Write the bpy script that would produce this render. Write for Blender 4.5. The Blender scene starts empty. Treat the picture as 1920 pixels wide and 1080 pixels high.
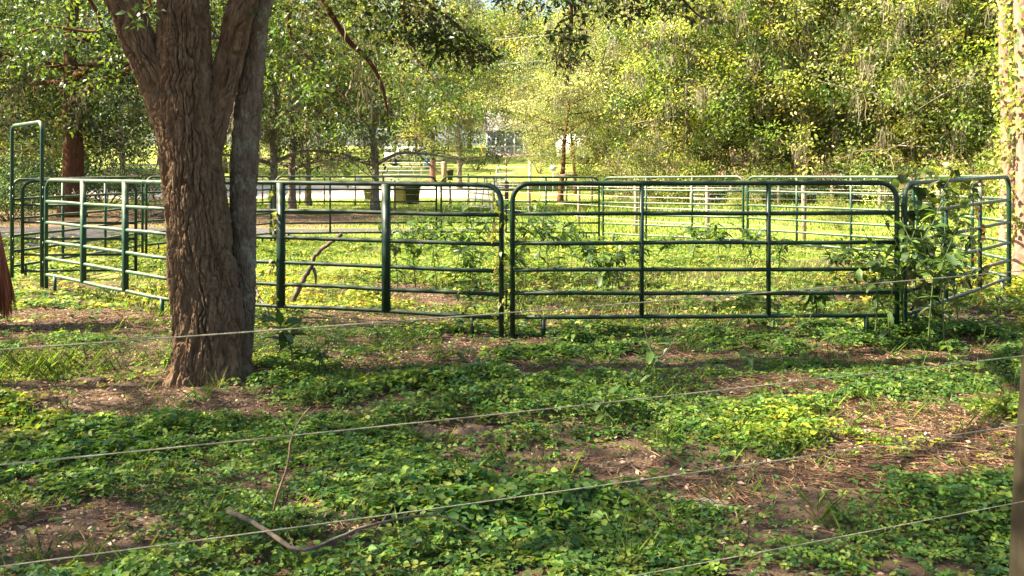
import bpy, math, random
import numpy as np
from mathutils import Vector, Matrix

rng = np.random.default_rng(7)
random.seed(7)
scene = bpy.context.scene
COL = scene.collection

# ---------------------------------------------------------------- camera / world / sun / exposure
FPX, HY, EYE = 1696.0, 327.0, 1.6          # focal length in photo pixels, horizon row, eye height
cam_d = bpy.data.cameras.new("camera")
cam = bpy.data.objects.new("camera", cam_d)
COL.objects.link(cam)
cam.location = (0, 0, EYE)
cam.rotation_euler = (math.radians(90), 0, 0)
cam_d.sensor_width = 36
cam_d.lens = 36 * FPX / 1920
cam_d.shift_y = -(540 - HY) / 1920
cam_d.clip_start = 0.05
cam_d.clip_end = 2000
cam_d.dof.use_dof = True
cam_d.dof.focus_distance = 8.5
cam_d.dof.aperture_fstop = 9
scene.camera = cam

SUN_EL, SUN_AZ = math.radians(40), math.radians(-4)     # az: degrees beyond due left
SUN = Vector((-math.cos(SUN_EL) * math.cos(SUN_AZ), math.cos(SUN_EL) * math.sin(SUN_AZ), math.sin(SUN_EL)))
world = bpy.data.worlds.new("World")
scene.world = world
world.use_nodes = True
wn = world.node_tree.nodes
sky = wn.new("ShaderNodeTexSky")
sky.sky_type = 'NISHITA'
sky.sun_disc = False
sky.sun_elevation = SUN_EL
sky.sun_rotation = math.atan2(SUN.x, SUN.y)
sky.air_density = 1.0
sky.dust_density = 3.0
wn["Background"].inputs[1].default_value = 0.056
world.node_tree.links.new(sky.outputs[0], wn["Background"].inputs[0])
sun_d = bpy.data.lights.new("sun", 'SUN')
sun_d.energy = 5.0
sun_d.angle = math.radians(0.55)
sun_d.color = (1.0, 0.87, 0.66)
sun = bpy.data.objects.new("sun", sun_d)
COL.objects.link(sun)
sun.location = (-30, 20, 40)
sun.rotation_euler = SUN.to_track_quat('Z', 'Y').to_euler()
scene.view_settings.view_transform = 'Standard'
scene.view_settings.look = 'None'
scene.view_settings.gamma = 1
scene.view_settings.use_curve_mapping = False
scene.view_settings.exposure = 2.66
scene.cycles.use_denoising = True
scene.cycles.max_bounces = 7
scene.cycles.diffuse_bounces = 4
scene.cycles.glossy_bounces = 2
scene.cycles.transmission_bounces = 4
scene.cycles.transparent_max_bounces = 6
scene.cycles.sample_clamp_indirect = 6
scene.cycles.caustics_reflective = False
scene.cycles.caustics_refractive = False

# ---------------------------------------------------------------- helpers
def gp(px, py):
    """flat-ground point seen at a photo pixel"""
    Y = EYE * FPX / (py - HY)
    return ((px - 960) / FPX * Y, Y)

def at(px, py, Y):
    return np.array(((px - 960) / FPX * Y, Y, EYE - (py - HY) / FPX * Y))

def hash2(ix, iy, s):
    h = (ix * 374761393 + iy * 668265263 + s * 974711) & 0xffffffff
    h = ((h ^ (h >> 13)) * 1274126177) & 0xffffffff
    return ((h ^ (h >> 16)) & 0xffff) / 65535.0

def vnoise(x, y, s=0):
    x = np.asarray(x, float); y = np.asarray(y, float)
    ix = np.floor(x).astype(np.int64); iy = np.floor(y).astype(np.int64)
    fx = x - ix; fy = y - iy
    fx = fx * fx * (3 - 2 * fx); fy = fy * fy * (3 - 2 * fy)
    a = hash2(ix, iy, s); b = hash2(ix + 1, iy, s); c = hash2(ix, iy + 1, s); d = hash2(ix + 1, iy + 1, s)
    return (a * (1 - fx) + b * fx) * (1 - fy) + (c * (1 - fx) + d * fx) * fy

def fbm(x, y, s=0, o=4):
    r = 0; a = .5; t = 0
    for k in range(o):
        r = r + a * vnoise(np.asarray(x) * 2 ** k + 17.3 * k, np.asarray(y) * 2 ** k - 9.1 * k, s + k); t += a; a *= .5
    return r / t

def smooth(a, b, x):
    t = np.clip((np.asarray(x, float) - a) / (b - a), 0, 1)
    return t * t * (3 - 2 * t)

def new_mesh(name, V, Fs, tint=None, smoothsh=False):
    me = bpy.data.meshes.new(name)
    V = np.asarray(V, np.float32)
    if isinstance(Fs, np.ndarray): Fs = [Fs]
    Fs = [np.asarray(f, np.int32) for f in Fs if len(f)]
    me.vertices.add(len(V)); me.vertices.foreach_set("co", V.ravel())
    loops = np.concatenate([f.ravel() for f in Fs])
    tot = np.concatenate([np.full(len(f), f.shape[1], np.int32) for f in Fs])
    st = np.concatenate([[0], np.cumsum(tot)[:-1]]).astype(np.int32)
    me.loops.add(len(loops)); me.loops.foreach_set("vertex_index", loops)
    me.polygons.add(len(tot)); me.polygons.foreach_set("loop_start", st)
    try: me.polygons.foreach_set("loop_total", tot)
    except Exception: pass
    if smoothsh: me.polygons.foreach_set("use_smooth", np.ones(len(tot), bool))
    me.update(calc_edges=True)
    if tint is not None:
        for nm, arr in tint.items():
            a = me.attributes.new(nm, 'FLOAT_COLOR', 'POINT')
            c = np.ones((len(V), 4), np.float32); c[:, :3] = arr
            a.data.foreach_set("color", c.ravel())
    me.validate()
    return me

def link(name, me, mat, parent=None, loc=None):
    o = bpy.data.objects.new(name, me)
    COL.objects.link(o)
    if mat is not None and me is not None and not me.materials: me.materials.append(mat)
    if parent is not None: o.parent = parent
    if loc is not None: o.location = loc
    return o

def tag(o, label=None, cat=None, group=None, kind=None):
    if label: o["label"] = label
    if cat: o["category"] = cat
    if group: o["group"] = group
    if kind: o["kind"] = kind
    return o

def root(name, loc, label, cat, group=None):
    o = bpy.data.objects.new(name, None)
    COL.objects.link(o)
    o.empty_display_size = .2
    o.location = loc
    return tag(o, label, cat, group)

class MB:
    """collects tubes and boxes into one mesh"""
    def __init__(s): s.V = []; s.F4 = []; s.F3 = []; s.n = 0
    def add(s, V, F4=(), F3=()):
        V = np.asarray(V, float); s.V.append(V)
        if len(F4): s.F4.append(np.asarray(F4) + s.n)
        if len(F3): s.F3.append(np.asarray(F3) + s.n)
        s.n += len(V)
    def tube(s, P, R, seg=10, cap=True):
        P = np.asarray(P, float); n = len(P)
        R = np.full(n, R, float) if np.isscalar(R) else np.asarray(R, float)
        T = np.gradient(P, axis=0); T /= np.linalg.norm(T, axis=1)[:, None] + 1e-12
        up = np.array((0, 0, 1.)) if abs(T[0, 2]) < .9 else np.array((1., 0, 0))
        N = np.cross(T[0], up); N /= np.linalg.norm(N)
        th = np.linspace(0, 2 * np.pi, seg, endpoint=False)
        V = np.zeros((n, seg, 3))
        for i in range(n):
            N = N - T[i] * (N @ T[i]); N /= np.linalg.norm(N) + 1e-12
            B = np.cross(T[i], N)
            V[i] = P[i] + R[i] * (np.cos(th)[:, None] * N + np.sin(th)[:, None] * B)
        i, j = np.meshgrid(np.arange(n - 1), np.arange(seg), indexing='ij')
        a = i * seg + j; b = i * seg + (j + 1) % seg
        F4 = np.stack([a, b, b + seg, a + seg], -1).reshape(-1, 4)
        VV = V.reshape(-1, 3); F3 = []
        if cap:
            VV = np.vstack([VV, P[0], P[-1]]); c0 = n * seg
            k = np.arange(seg)
            F3 = np.vstack([np.stack([np.full(seg, c0), (k + 1) % seg, k], -1),
                            np.stack([np.full(seg, c0 + 1), (n - 1) * seg + k, (n - 1) * seg + (k + 1) % seg], -1)])
        s.add(VV, F4, F3); return s
    def box(s, c, d, M=None):
        v = np.array([(x, y, z) for x in (-.5, .5) for y in (-.5, .5) for z in (-.5, .5)]) * np.asarray(d)
        if M is not None: v = v @ np.asarray(M).T
        s.add(v + np.asarray(c), [(0, 1, 3, 2), (4, 6, 7, 5), (0, 4, 5, 1), (2, 3, 7, 6), (0, 2, 6, 4), (1, 5, 7, 3)]); return s
    def bar(s, a, b, w, t):
        """rectangular bar from a to b"""
        a = np.asarray(a, float); b = np.asarray(b, float); d = b - a; L = np.linalg.norm(d); d /= L
        up = np.array((0, 0, 1.)) if abs(d[2]) < .9 else np.array((0, 1., 0))
        x = np.cross(d, up); x /= np.linalg.norm(x); y = np.cross(x, d)
        return s.box((a + b) / 2, (w, t, L), np.stack([x, y, d], 1))
    def mesh(s, name, off=(0, 0, 0), sm=True):
        V = np.vstack(s.V) - np.asarray(off)
        F = []
        if s.F4: F.append(np.vstack(s.F4))
        if s.F3: F.append(np.vstack(s.F3))
        return new_mesh(name, V, F, None, sm)
    def part(s, name, mat, parent, sm=True, **kw):
        o = link(name, s.mesh(name, parent.location, sm), mat, parent)
        return tag(o, **kw) if kw else o
    def sub(s, name, mat, parent, off, sm=True):
        return link(name, s.mesh(name, off, sm), mat, parent)

def spline(P, n):
    """Catmull-Rom through points (any column count)"""
    P = np.asarray(P, float); m = len(P)
    Q = np.vstack([2 * P[0] - P[1], P, 2 * P[-1] - P[-2]])
    out = []
    for t in np.linspace(0, m - 1, n):
        i = min(int(t), m - 2); u = t - i
        p0, p1, p2, p3 = Q[i], Q[i + 1], Q[i + 2], Q[i + 3]
        out.append(.5 * ((2 * p1) + (-p0 + p2) * u + (2 * p0 - 5 * p1 + 4 * p2 - p3) * u * u + (-p0 + 3 * p1 - 3 * p2 + p3) * u ** 3))
    return np.array(out)

def copy_tree(o, parent=None):
    c = o.copy(); COL.objects.link(c); c.parent = parent
    for ch in list(o.children): copy_tree(ch, c)
    return c

# ---------------------------------------------------------------- materials
def mat(name, rough=.6, spec=.4):
    m = bpy.data.materials.new(name); m.use_nodes = True
    b = m.node_tree.nodes["Principled BSDF"]
    b.inputs["Roughness"].default_value = rough
    b.inputs["Specular IOR Level"].default_value = spec
    return m, m.node_tree.nodes, m.node_tree.links, b

def ramp2(N, L, fac, c0, c1, p0=.35, p1=.65):
    r = N.new("ShaderNodeValToRGB")
    r.color_ramp.elements[0].position = p0; r.color_ramp.elements[1].position = p1
    r.color_ramp.elements[0].color = (*c0, 1); r.color_ramp.elements[1].color = (*c1, 1)
    L.new(fac, r.inputs[0]); return r.outputs[0]

def noise(N, L, scale, detail=4, vec=None, rough=.55):
    n = N.new("ShaderNodeTexNoise"); n.inputs["Scale"].default_value = scale
    n.inputs["Detail"].default_value = detail; n.inputs["Roughness"].default_value = rough
    if vec is not None: L.new(vec, n.inputs["Vector"])
    return n.outputs[0]

def objco(N, L, scale=(1, 1, 1)):
    t = N.new("ShaderNodeTexCoord"); mp = N.new("ShaderNodeMapping")
    mp.inputs["Scale"].default_value = scale
    L.new(t.outputs["Object"], mp.inputs["Vector"]); return mp.outputs[0]

def bump(N, L, b, h, strength=.4, dist=.02):
    n = N.new("ShaderNodeBump"); n.inputs["Strength"].default_value = strength; n.inputs["Distance"].default_value = dist
    L.new(h, n.inputs["Height"]); L.new(n.outputs[0], b.inputs["Normal"])

def mixc(N, L, fac, a, b):
    m = N.new("ShaderNodeMix"); m.data_type = 'RGBA'
    for s, v in ((m.inputs[6], a), (m.inputs[7], b)):
        if isinstance(v, tuple): s.default_value = (*v, 1)
        else: L.new(v, s)
    if isinstance(fac, float): m.inputs[0].default_value = fac
    else: L.new(fac, m.inputs[0])
    return m.outputs[2]

def two_tone(name, c0, c1, scale, rough=.6, spec=.4, bscale=None, bstr=.3, bdist=.01, stretch=(1, 1, 1), metal=0):
    m, N, L, b = mat(name, rough, spec)
    v = objco(N, L, stretch)
    L.new(ramp2(N, L, noise(N, L, scale, 5, v), c0, c1), b.inputs["Base Color"])
    b.inputs["Metallic"].default_value = metal
    if bscale: bump(N, L, b, noise(N, L, bscale, 4, v), bstr, bdist)
    return m

def leaf_mat(name, transl=.45, rough=.42, spec=.45, tc=(1.25, 1.2, .55), var=0.0):
    m, N, L, b = mat(name, rough, spec)
    at0 = N.new("ShaderNodeAttribute"); at0.attribute_name = "tint"
    oi = N.new("ShaderNodeObjectInfo"); va = N.new("ShaderNodeMapRange"); va.inputs[3].default_value = 1 - var; va.inputs[4].default_value = 1 + var
    L.new(oi.outputs["Random"], va.inputs[0])
    a = N.new("ShaderNodeVectorMath"); a.operation = 'SCALE'
    L.new(at0.outputs["Color"], a.inputs[0]); L.new(va.outputs[0], a.inputs["Scale"])
    L.new(a.outputs[0], b.inputs["Base Color"])
    t = N.new("ShaderNodeBsdfTranslucent")
    mu = N.new("ShaderNodeMix"); mu.data_type = 'RGBA'; mu.blend_type = 'MULTIPLY'; mu.inputs[0].default_value = 1
    L.new(a.outputs[0], mu.inputs[6]); mu.inputs[7].default_value = (*tc, 1)
    L.new(mu.outputs[2], t.inputs["Color"])
    mx = N.new("ShaderNodeMixShader"); mx.inputs[0].default_value = transl
    L.new(b.outputs[0], mx.inputs[1]); L.new(t.outputs[0], mx.inputs[2])
    L.new(mx.outputs[0], N["Material Output"].inputs[0])
    return m

M_LEAF = leaf_mat("leaf", .52, .42, .45, (1.3, 1.2, .5), .32)
M_COVER = leaf_mat("cover_leaf", .45, .55, .25)
M_DRY = leaf_mat("dry_litter", .12, .8, .15, (1, .9, .7))
M_MOSS = leaf_mat("moss_strands", .3, .9, .05, (1, .95, .8))
M_GRASS = leaf_mat("grass_blade", .45, .55, .25)

def bark_mat(name, c0, c1, lich, lamt, scale):
    m, N, L, b = mat(name, .92, .12)
    v = objco(N, L, (1, 1, .35))
    base = ramp2(N, L, noise(N, L, scale, 6, v), c0, c1, .3, .7)
    lm = ramp2(N, L, noise(N, L, scale * .55, 5, objco(N, L), .7), (0, 0, 0), (1, 1, 1), lamt, lamt + .12)
    L.new(mixc(N, L, lm, base, lich), b.inputs["Base Color"])
    bump(N, L, b, noise(N, L, scale * 3, 5, v), .4, .006)
    return m
M_BARK = bark_mat("oak_bark", (.080, .050, .029), (.185, .122, .072), (.185, .165, .10), .59, 16)
M_BARKL = bark_mat("lichen_bark", (.085, .06, .038), (.19, .145, .10), (.22, .22, .15), .52, 14)
M_BARKR = bark_mat("red_bark", (.06, .027, .015), (.14, .066, .036), (.13, .08, .05), .66, 9)
M_BARKG = bark_mat("grey_bark", (.10, .08, .06), (.24, .20, .155), (.30, .29, .24), .55, 9)
M_BARKP = bark_mat("pine_bark", (.11, .06, .045), (.28, .175, .13), (.30, .24, .2), .6, 11)

def paint_mat(name, c, dust, amt):
    m, N, L, b = mat(name, .55, .28)
    g = N.new("ShaderNodeNewGeometry"); sx = N.new("ShaderNodeSeparateXYZ"); L.new(g.outputs["Normal"], sx.inputs[0])
    n = noise(N, L, 9, 6, objco(N, L), .65)
    ad = N.new("ShaderNodeMath"); ad.operation = 'MULTIPLY_ADD'; ad.inputs[1].default_value = .55
    L.new(sx.outputs[2], ad.inputs[0]); L.new(n, ad.inputs[2])
    mp = N.new("ShaderNodeMapRange"); mp.inputs[1].default_value = amt; mp.inputs[2].default_value = amt + .45
    L.new(ad.outputs[0], mp.inputs[0])
    c2 = mixc(N, L, noise(N, L, 3, 3, objco(N, L)), c, tuple(x * 1.5 for x in c))
    rm = ramp2(N, L, noise(N, L, 22, 6, objco(N, L), .7), (0, 0, 0), (1, 1, 1), .62, .68)
    c2 = mixc(N, L, rm, c2, (.11, .055, .028))
    L.new(mixc(N, L, mp.outputs[0], c2, dust), b.inputs["Base Color"])
    r = N.new("ShaderNodeMapRange"); r.inputs[3].default_value = .45; r.inputs[4].default_value = .75
    L.new(mp.outputs[0], r.inputs[0]); L.new(r.outputs[0], b.inputs["Roughness"])
    bump(N, L, b, noise(N, L, 60, 4, objco(N, L)), .12, .004)
    return m
M_PAINT = paint_mat("green_paint", (.005, .020, .011), (.12, .13, .08), .84)
M_PAINTW = paint_mat("weathered_green_paint", (.010, .040, .024), (.26, .25, .165), .66)
M_GALV = two_tone("galvanised_pipe", (.45, .46, .46), (.68, .68, .66), 6, .45, .5, metal=.3)
M_WHITEPIPE = two_tone("white_pipe", (.62, .58, .54), (.82, .79, .75), 4, .5, .4)
M_WOOD = two_tone("weathered_wood", (.16, .12, .085), (.32, .25, .18), 7, .85, .2, 40, .5, .006, (1, 1, .12))
M_WOODR = two_tone("reddish_post", (.24, .15, .10), (.42, .29, .21), 7, .85, .2, 40, .5, .006, (1, 1, .12))
M_POST = two_tone("mossy_post", (.02, .018, .010), (.05, .04, .024), 9, .9, .15, 40, .5, .006, (1, 1, .12))
M_RUST = two_tone("rusty_steel", (.06, .035, .025), (.16, .09, .06), 12, .8, .3)
M_WHITE = two_tone("white_siding", (.68, .68, .67), (.80, .80, .78), 3, .6, .3)
M_ROOF = two_tone("shingle_roof", (.18, .17, .17), (.28, .27, .26), 5, .9, .2)
M_SCREEN = two_tone("porch_screen", (.34, .34, .35), (.44, .44, .45), 2, .8, .2)
M_GLASS, _, _, _b = mat("window_glass", .08, .6); _b.inputs["Base Color"].default_value = (.05, .06, .07, 1)
M_BINGREY = two_tone("grey_plastic", (.13, .12, .11), (.20, .185, .17), 5, .55, .4)
M_BINTAN = two_tone("tan_plastic", (.42, .33, .26), (.55, .45, .37), 5, .6, .35)
M_BINDARK = two_tone("dark_plastic", (.016, .018, .017), (.035, .037, .036), 5, .5, .4)
M_RUBBER = two_tone("rubber", (.02, .02, .02), (.04, .04, .04), 8, .8, .2)
M_BLUE = two_tone("blue_paint", (.10, .24, .42), (.14, .32, .52), 4, .45, .5)
M_YELLOW = two_tone("yellow_plastic", (.72, .33, .02), (.80, .42, .03), 8, .45, .4)
M_ROPE = two_tone("fence_rope", (.13, .14, .095), (.27, .265, .19), 60, .75, .2)
M_STEM = two_tone("green_stem", (.05, .085, .022), (.10, .13, .04), 14, .6, .3)
M_STEMB = two_tone("brown_stem", (.12, .075, .045), (.2, .14, .09), 14, .8, .2)
M_DEAD = two_tone("dead_wood", (.055, .043, .033), (.15, .125, .10), 14, .9, .1, 60, .6, .004)
M_SAND = two_tone("sand", (.30, .23, .16), (.46, .37, .27), 30, .95, .1, 90, .7, .01)
M_SOILC = two_tone("soil_clod", (.085, .058, .038), (.17, .12, .085), 18, .95, .1, 60, .8, .02)
M_COAT = two_tone("chestnut_coat", (.16, .045, .018), (.26, .085, .035), 5, .45, .35)
M_HAIR = two_tone("chestnut_hair", (.14, .030, .010), (.36, .10, .03), 30, .4, .4, stretch=(1, 1, .05))
M_HOOF = two_tone("hoof", (.20, .17, .14), (.36, .32, .28), 14, .6, .3)
M_CABLE = two_tone("cable", (.45, .44, .42), (.6, .59, .56), 3, .5, .3)

# ---------------------------------------------------------------- terrain
J = np.array([(-.05, 8.76), (3.80, 8.80), (6.37, 11.56), (6.84, 15.30), (4.76, 18.43), (2.08, 21.06), (-1.71, 21.14),
              (-5.45, 20.60), (-6.99, 17.18), (-7.47, 13.45), (-6.40, 12.39), (-3.64, 9.84)])
JZ = np.array([0, .01, .10, .08, .06, .045, .05, .055, .085, .035, -.015, .01])

def gz(x, y):
    x = np.asarray(x, float); y = np.asarray(y, float)
    return gz0(x, y) + (fbm(x * .9, y * .9, 3, 3) - .5) * .05 + (fbm(x * 7, y * 7, 11, 3) - .5) * .028 * smooth(30, 12, y)

SLOPE_END = 130.0
def gz0(x, y):
    x = np.asarray(x, float); y = np.asarray(y, float)
    num = 0; den = .25
    for (jx, jy), jz in zip(J, JZ):
        w = np.exp(-((x - jx) ** 2 + (y - jy) ** 2) / 9.0); num = num + w * jz; den = den + w
    t = np.minimum(np.maximum(y - 48, 0), SLOPE_END - 48)
    return num / den + .072 * (np.sqrt(t * t + 9) - 3)

def inside_poly(x, y, P):
    x = np.asarray(x); y = np.asarray(y); r = np.zeros(np.shape(x), bool); n = len(P)
    for i in range(n):
        x0, y0 = P[i]; x1, y1 = P[(i + 1) % n]
        c = ((y0 > y) != (y1 > y)) & (x < (x1 - x0) * (y - y0) / (y1 - y0 + 1e-12) + x0)
        r ^= c
    return r

DRIVE = [(-40, 12.5), (-14, 14), (-9.3, 15.2), (-7.6, 18.5), (-6.4, 21.9), (-4.5, 24.2), (-2, 25.4), (1, 26.2), (1, 26.8), (-3, 26.6), (-6, 26.6), (-12, 27.5), (-40, 29)]

# bare patches of the ground: px, py, rx, ry (photo pixels, converted to ground ellipses)
BARE = [(150, 745, 190, 38), (120, 990, 190, 60), (330, 770, 260, 22), (860, 815, 110, 16), (620, 780, 120, 14), (760, 680, 200, 26),
        (900, 650, 150, 20), (1650, 800, 170, 38), (1560, 880, 200, 36), (1330, 930, 110, 34), (1820, 860, 130, 46), (1480, 735, 110, 20),
        (1720, 670, 200, 20), (1300, 690, 110, 12), (200, 600, 190, 26), (60, 620, 90, 40), (1880, 745, 60, 25), (640, 985, 60, 22),
        (1080, 590, 120, 14), (1300, 600, 140, 10), (1640, 500, 120, 20), (1350, 520, 90, 10), (770, 560, 70, 26), (300, 530, 130, 14),
        (1180, 870, 80, 22), (820, 860, 55, 12), (1010, 700, 60, 12), (420, 1040, 60, 20), (560, 950, 60, 20), (1260, 800, 60, 12)]
def bare_mask(x, y):
    Y = np.maximum(np.asarray(y, float), .5)
    px = 960 + FPX * np.asarray(x, float) / Y; py = HY + EYE * FPX / Y
    px = px + (fbm(np.asarray(x) * 2.1, Y * 2.1, 31) - .5) * 150; py = py + (fbm(np.asarray(x) * 2.1 + 40, Y * 2.1, 32) - .5) * 60
    r = np.zeros(np.shape(px))
    for cx, cy, rx, ry in BARE:
        d = np.sqrt(((px - cx) / rx) ** 2 + ((py - cy) / ry) ** 2)
        r = np.maximum(r, smooth(1.25, .75, d))
    return r

GREEN = [(1500, 1015, 330, 62), (1720, 712, 190, 26), (450, 850, 300, 55), (1180, 770, 180, 40), (1000, 1000, 260, 40), (700, 900, 220, 40), (1830, 1010, 120, 40), (560, 700, 110, 26)]
def green_mask(x, y):
    Y = np.maximum(np.asarray(y, float), .5)
    px = 960 + FPX * np.asarray(x, float) / Y + (fbm(np.asarray(x) * 2.3 + 9, Y * 2.3, 35) - .5) * 170; py = HY + EYE * FPX / Y + (fbm(np.asarray(x) * 2.3 + 60, Y * 2.3, 36) - .5) * 70
    r = np.zeros(np.shape(px))
    for cx, cy, rx, ry in GREEN: r = np.maximum(r, smooth(1.2, .8, np.sqrt(((px - cx) / rx) ** 2 + ((py - cy) / ry) ** 2)))
    return r

def cover_density(x, y):
    n = fbm(np.asarray(x) * .8, np.asarray(y) * .8, 51, 4)
    base = smooth(.31, .49, n)
    n2 = fbm(np.asarray(x) * 3.2, np.asarray(y) * 3.2, 57, 3)
    base = base * smooth(.25, .5, n2) + .12
    return np.clip(np.maximum(base * .95 * (1 - bare_mask(x, y) * .95), green_mask(x, y) * (.25 + .75 * smooth(.36, .52, n2))), 0, 1)

def axis(parts):
    out = []
    for a, b, n in parts: out += list(np.linspace(a, b, n, endpoint=False))
    return np.array(out + [parts[-1][1]])
gx = axis([(-400, -60, 14), (-60, -14, 90), (-14, -6, 60), (-6, 6, 170), (6, 14, 60), (14, 60, 80), (60, 400, 14)])
gy = axis([(-60, -4, 10), (-4, 3.2, 24), (3.2, 9, 110), (9, 25, 140), (25, 75, 150), (75, 140, 40), (140, 900, 14)])
GX, GY = np.meshgrid(gx, gy, indexing='xy')
x, y = GX.ravel(), GY.ravel()
z = gz(x, y)
dn = (fbm(x * .6, y * .6, 71) - .5) * 1.6
drive = inside_poly(x + dn, y + dn * .5, DRIVE).astype(float)
roadc = 57.5 + .006 * (x + 20) ** 2 * .3
sandroad = smooth(5.4, 4.4, np.abs(y - roadc + dn)) * smooth(0, -3.5, x + dn)
pen = inside_poly(x, y, J).astype(float)
litter = smooth(8.5, 6.5, np.abs(y - 33.5 - dn * 2)) * smooth(-1, -6, x + dn * 2) * (1 - drive)
grass = smooth(9.5, 20, y + (fbm(x * .3, y * .3, 77) - .5) * 10) * (1 - drive) * (1 - sandroad) * (1 - .8 * litter)
grass = grass * (1 - pen * .25)
wood = smooth(44, 47, y) * smooth(7, 10, x - (y - 44) * .12)
grass = grass * (1 - .75 * wood)
for (cx, cy, r) in ((-3.0, 18.5, 1.6), (5.2, 15.5, 2.2), (5.6, 13.2, 1.2), (-2.5, 24.0, 1.6), (2.3, 30, 1.8)):
    grass *= 1 - .85 * smooth(r, r * .4, np.hypot(x - cx, (y - cy) * 1.6) + dn * .8)
bare = bare_mask(x, y)
ny_, nx_ = GX.shape
ii, jj = np.meshgrid(np.arange(ny_ - 1), np.arange(nx_ - 1), indexing='ij')
a = (ii * nx_ + jj).ravel()
F = np.stack([a, a + 1, a + nx_ + 1, a + nx_], -1)
m1 = np.stack([grass, sandroad, drive], -1); m2 = np.stack([np.maximum(litter, wood), bare, pen], -1)
me = new_mesh("ground", np.stack([x, y, z], -1), F, {"mask": m1, "masktwo": m2}, True)

def ground_mat():
    m, N, L, b = mat("ground", .95, .12)
    co = N.new("ShaderNodeTexCoord").outputs["Object"]
    at_ = N.new("ShaderNodeAttribute"); at_.attribute_name = "mask"
    a2 = N.new("ShaderNodeAttribute"); a2.attribute_name = "masktwo"
    s1 = N.new("ShaderNodeSeparateColor"); L.new(at_.outputs["Color"], s1.inputs[0])
    s2 = N.new("ShaderNodeSeparateColor"); L.new(a2.outputs["Color"], s2.inputs[0])
    nf = noise(N, L, 14, 8, co, .65); nm = noise(N, L, 2.2, 6, co, .6); nl = noise(N, L, .5, 4, co); nfine = noise(N, L, 55, 6, co, .7)
    soil = mixc(N, L, ramp2(N, L, nfine, (0, 0, 0), (1, 1, 1), .35, .68), (.055, .038, .025), (.175, .125, .085))
    soil = mixc(N, L, ramp2(N, L, nm, (0, 0, 0), (1, 1, 1), .42, .62), soil, (.14, .092, .058))
    lit = mixc(N, L, ramp2(N, L, nf, (0, 0, 0), (1, 1, 1), .35, .65), (.13, .075, .045), (.36, .235, .155))
    base = mixc(N, L, s2.outputs[0], soil, lit)
    gr = mixc(N, L, ramp2(N, L, nf, (0, 0, 0), (1, 1, 1), .35, .65), (.12, .18, .025), (.26, .32, .06))
    gr = mixc(N, L, ramp2(N, L, nl, (0, 0, 0), (1, 1, 1), .45, .68), gr, (.33, .32, .10))
    gm = N.new("ShaderNodeMath"); gm.operation = 'MULTIPLY_ADD'; gm.inputs[1].default_value = 1.0
    off = N.new("ShaderNodeMath"); off.operation = 'MULTIPLY_ADD'; off.inputs[1].default_value = .9; off.inputs[2].default_value = -.45
    L.new(nm, off.inputs[0]); L.new(s1.outputs[0], gm.inputs[0]); L.new(off.outputs[0], gm.inputs[2])
    gmask = ramp2(N, L, gm.outputs[0], (0, 0, 0), (1, 1, 1), .30, .60)
    gz_ = N.new("ShaderNodeMath"); gz_.operation = 'MULTIPLY'
    cl = N.new("ShaderNodeMath"); cl.operation = 'GREATER_THAN'; cl.inputs[1].default_value = .02
    L.new(s1.outputs[0], cl.inputs[0]); L.new(gmask, gz_.inputs[0]); L.new(cl.outputs[0], gz_.inputs[1])
    base = mixc(N, L, gz_.outputs[0], base, gr)
    sand = mixc(N, L, nf, (.60, .50, .42), (.78, .69, .60))
    base = mixc(N, L, s1.outputs[1], base, sand)
    grav = mixc(N, L, ramp2(N, L, nfine, (0, 0, 0), (1, 1, 1), .3, .7), (.06, .056, .053), (.17, .16, .15))
    base = mixc(N, L, s1.outputs[2], base, grav)
    L.new(base, b.inputs["Base Color"])
    ad = N.new("ShaderNodeMath"); ad.operation = 'ADD'; L.new(nf, ad.inputs[0]); L.new(nfine, ad.inputs[1])
    bump(N, L, b, ad.outputs[0], .9, .035)
    return m
M_GROUND = ground_mat()
tag(link("ground", me, M_GROUND), kind="structure")

def inset(p, q, d):
    v = (q - p) / np.linalg.norm(q - p); return p + v * d, q - v * d

# ---------------------------------------------------------------- round pen panels
RAILZ = [1.205, .92, .66, .434, .207]
def arc_frame(A, B, za, zb, h, r, ext=.02):
    """U-shaped bent pipe from ground at A, over the top, to ground at B"""
    d = (B - A); L = np.linalg.norm(d); d = d / L
    P = [(A[0], A[1], za - ext)]
    for k in range(9):
        t = k / 8 * math.pi / 2
        s = r - r * math.cos(t); P.append((A[0] + d[0] * s, A[1] + d[1] * s, za + h - r + r * math.sin(t)))
    for k in range(9):
        t = math.pi / 2 - k / 8 * math.pi / 2
        s = L - (r - r * math.cos(t)); P.append((A[0] + d[0] * s, A[1] + d[1] * s, zb + h - r + r * math.sin(t)))
    P.append((B[0], B[1], zb - ext))
    return np.array(P)

def jitter_line(p, q, n=7, amp=.004):
    t = np.linspace(0, 1, n)[:, None]; P = p * (1 - t) + q * t
    P[1:-1, 2] += rng.normal(0, amp, n - 2); return P

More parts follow.
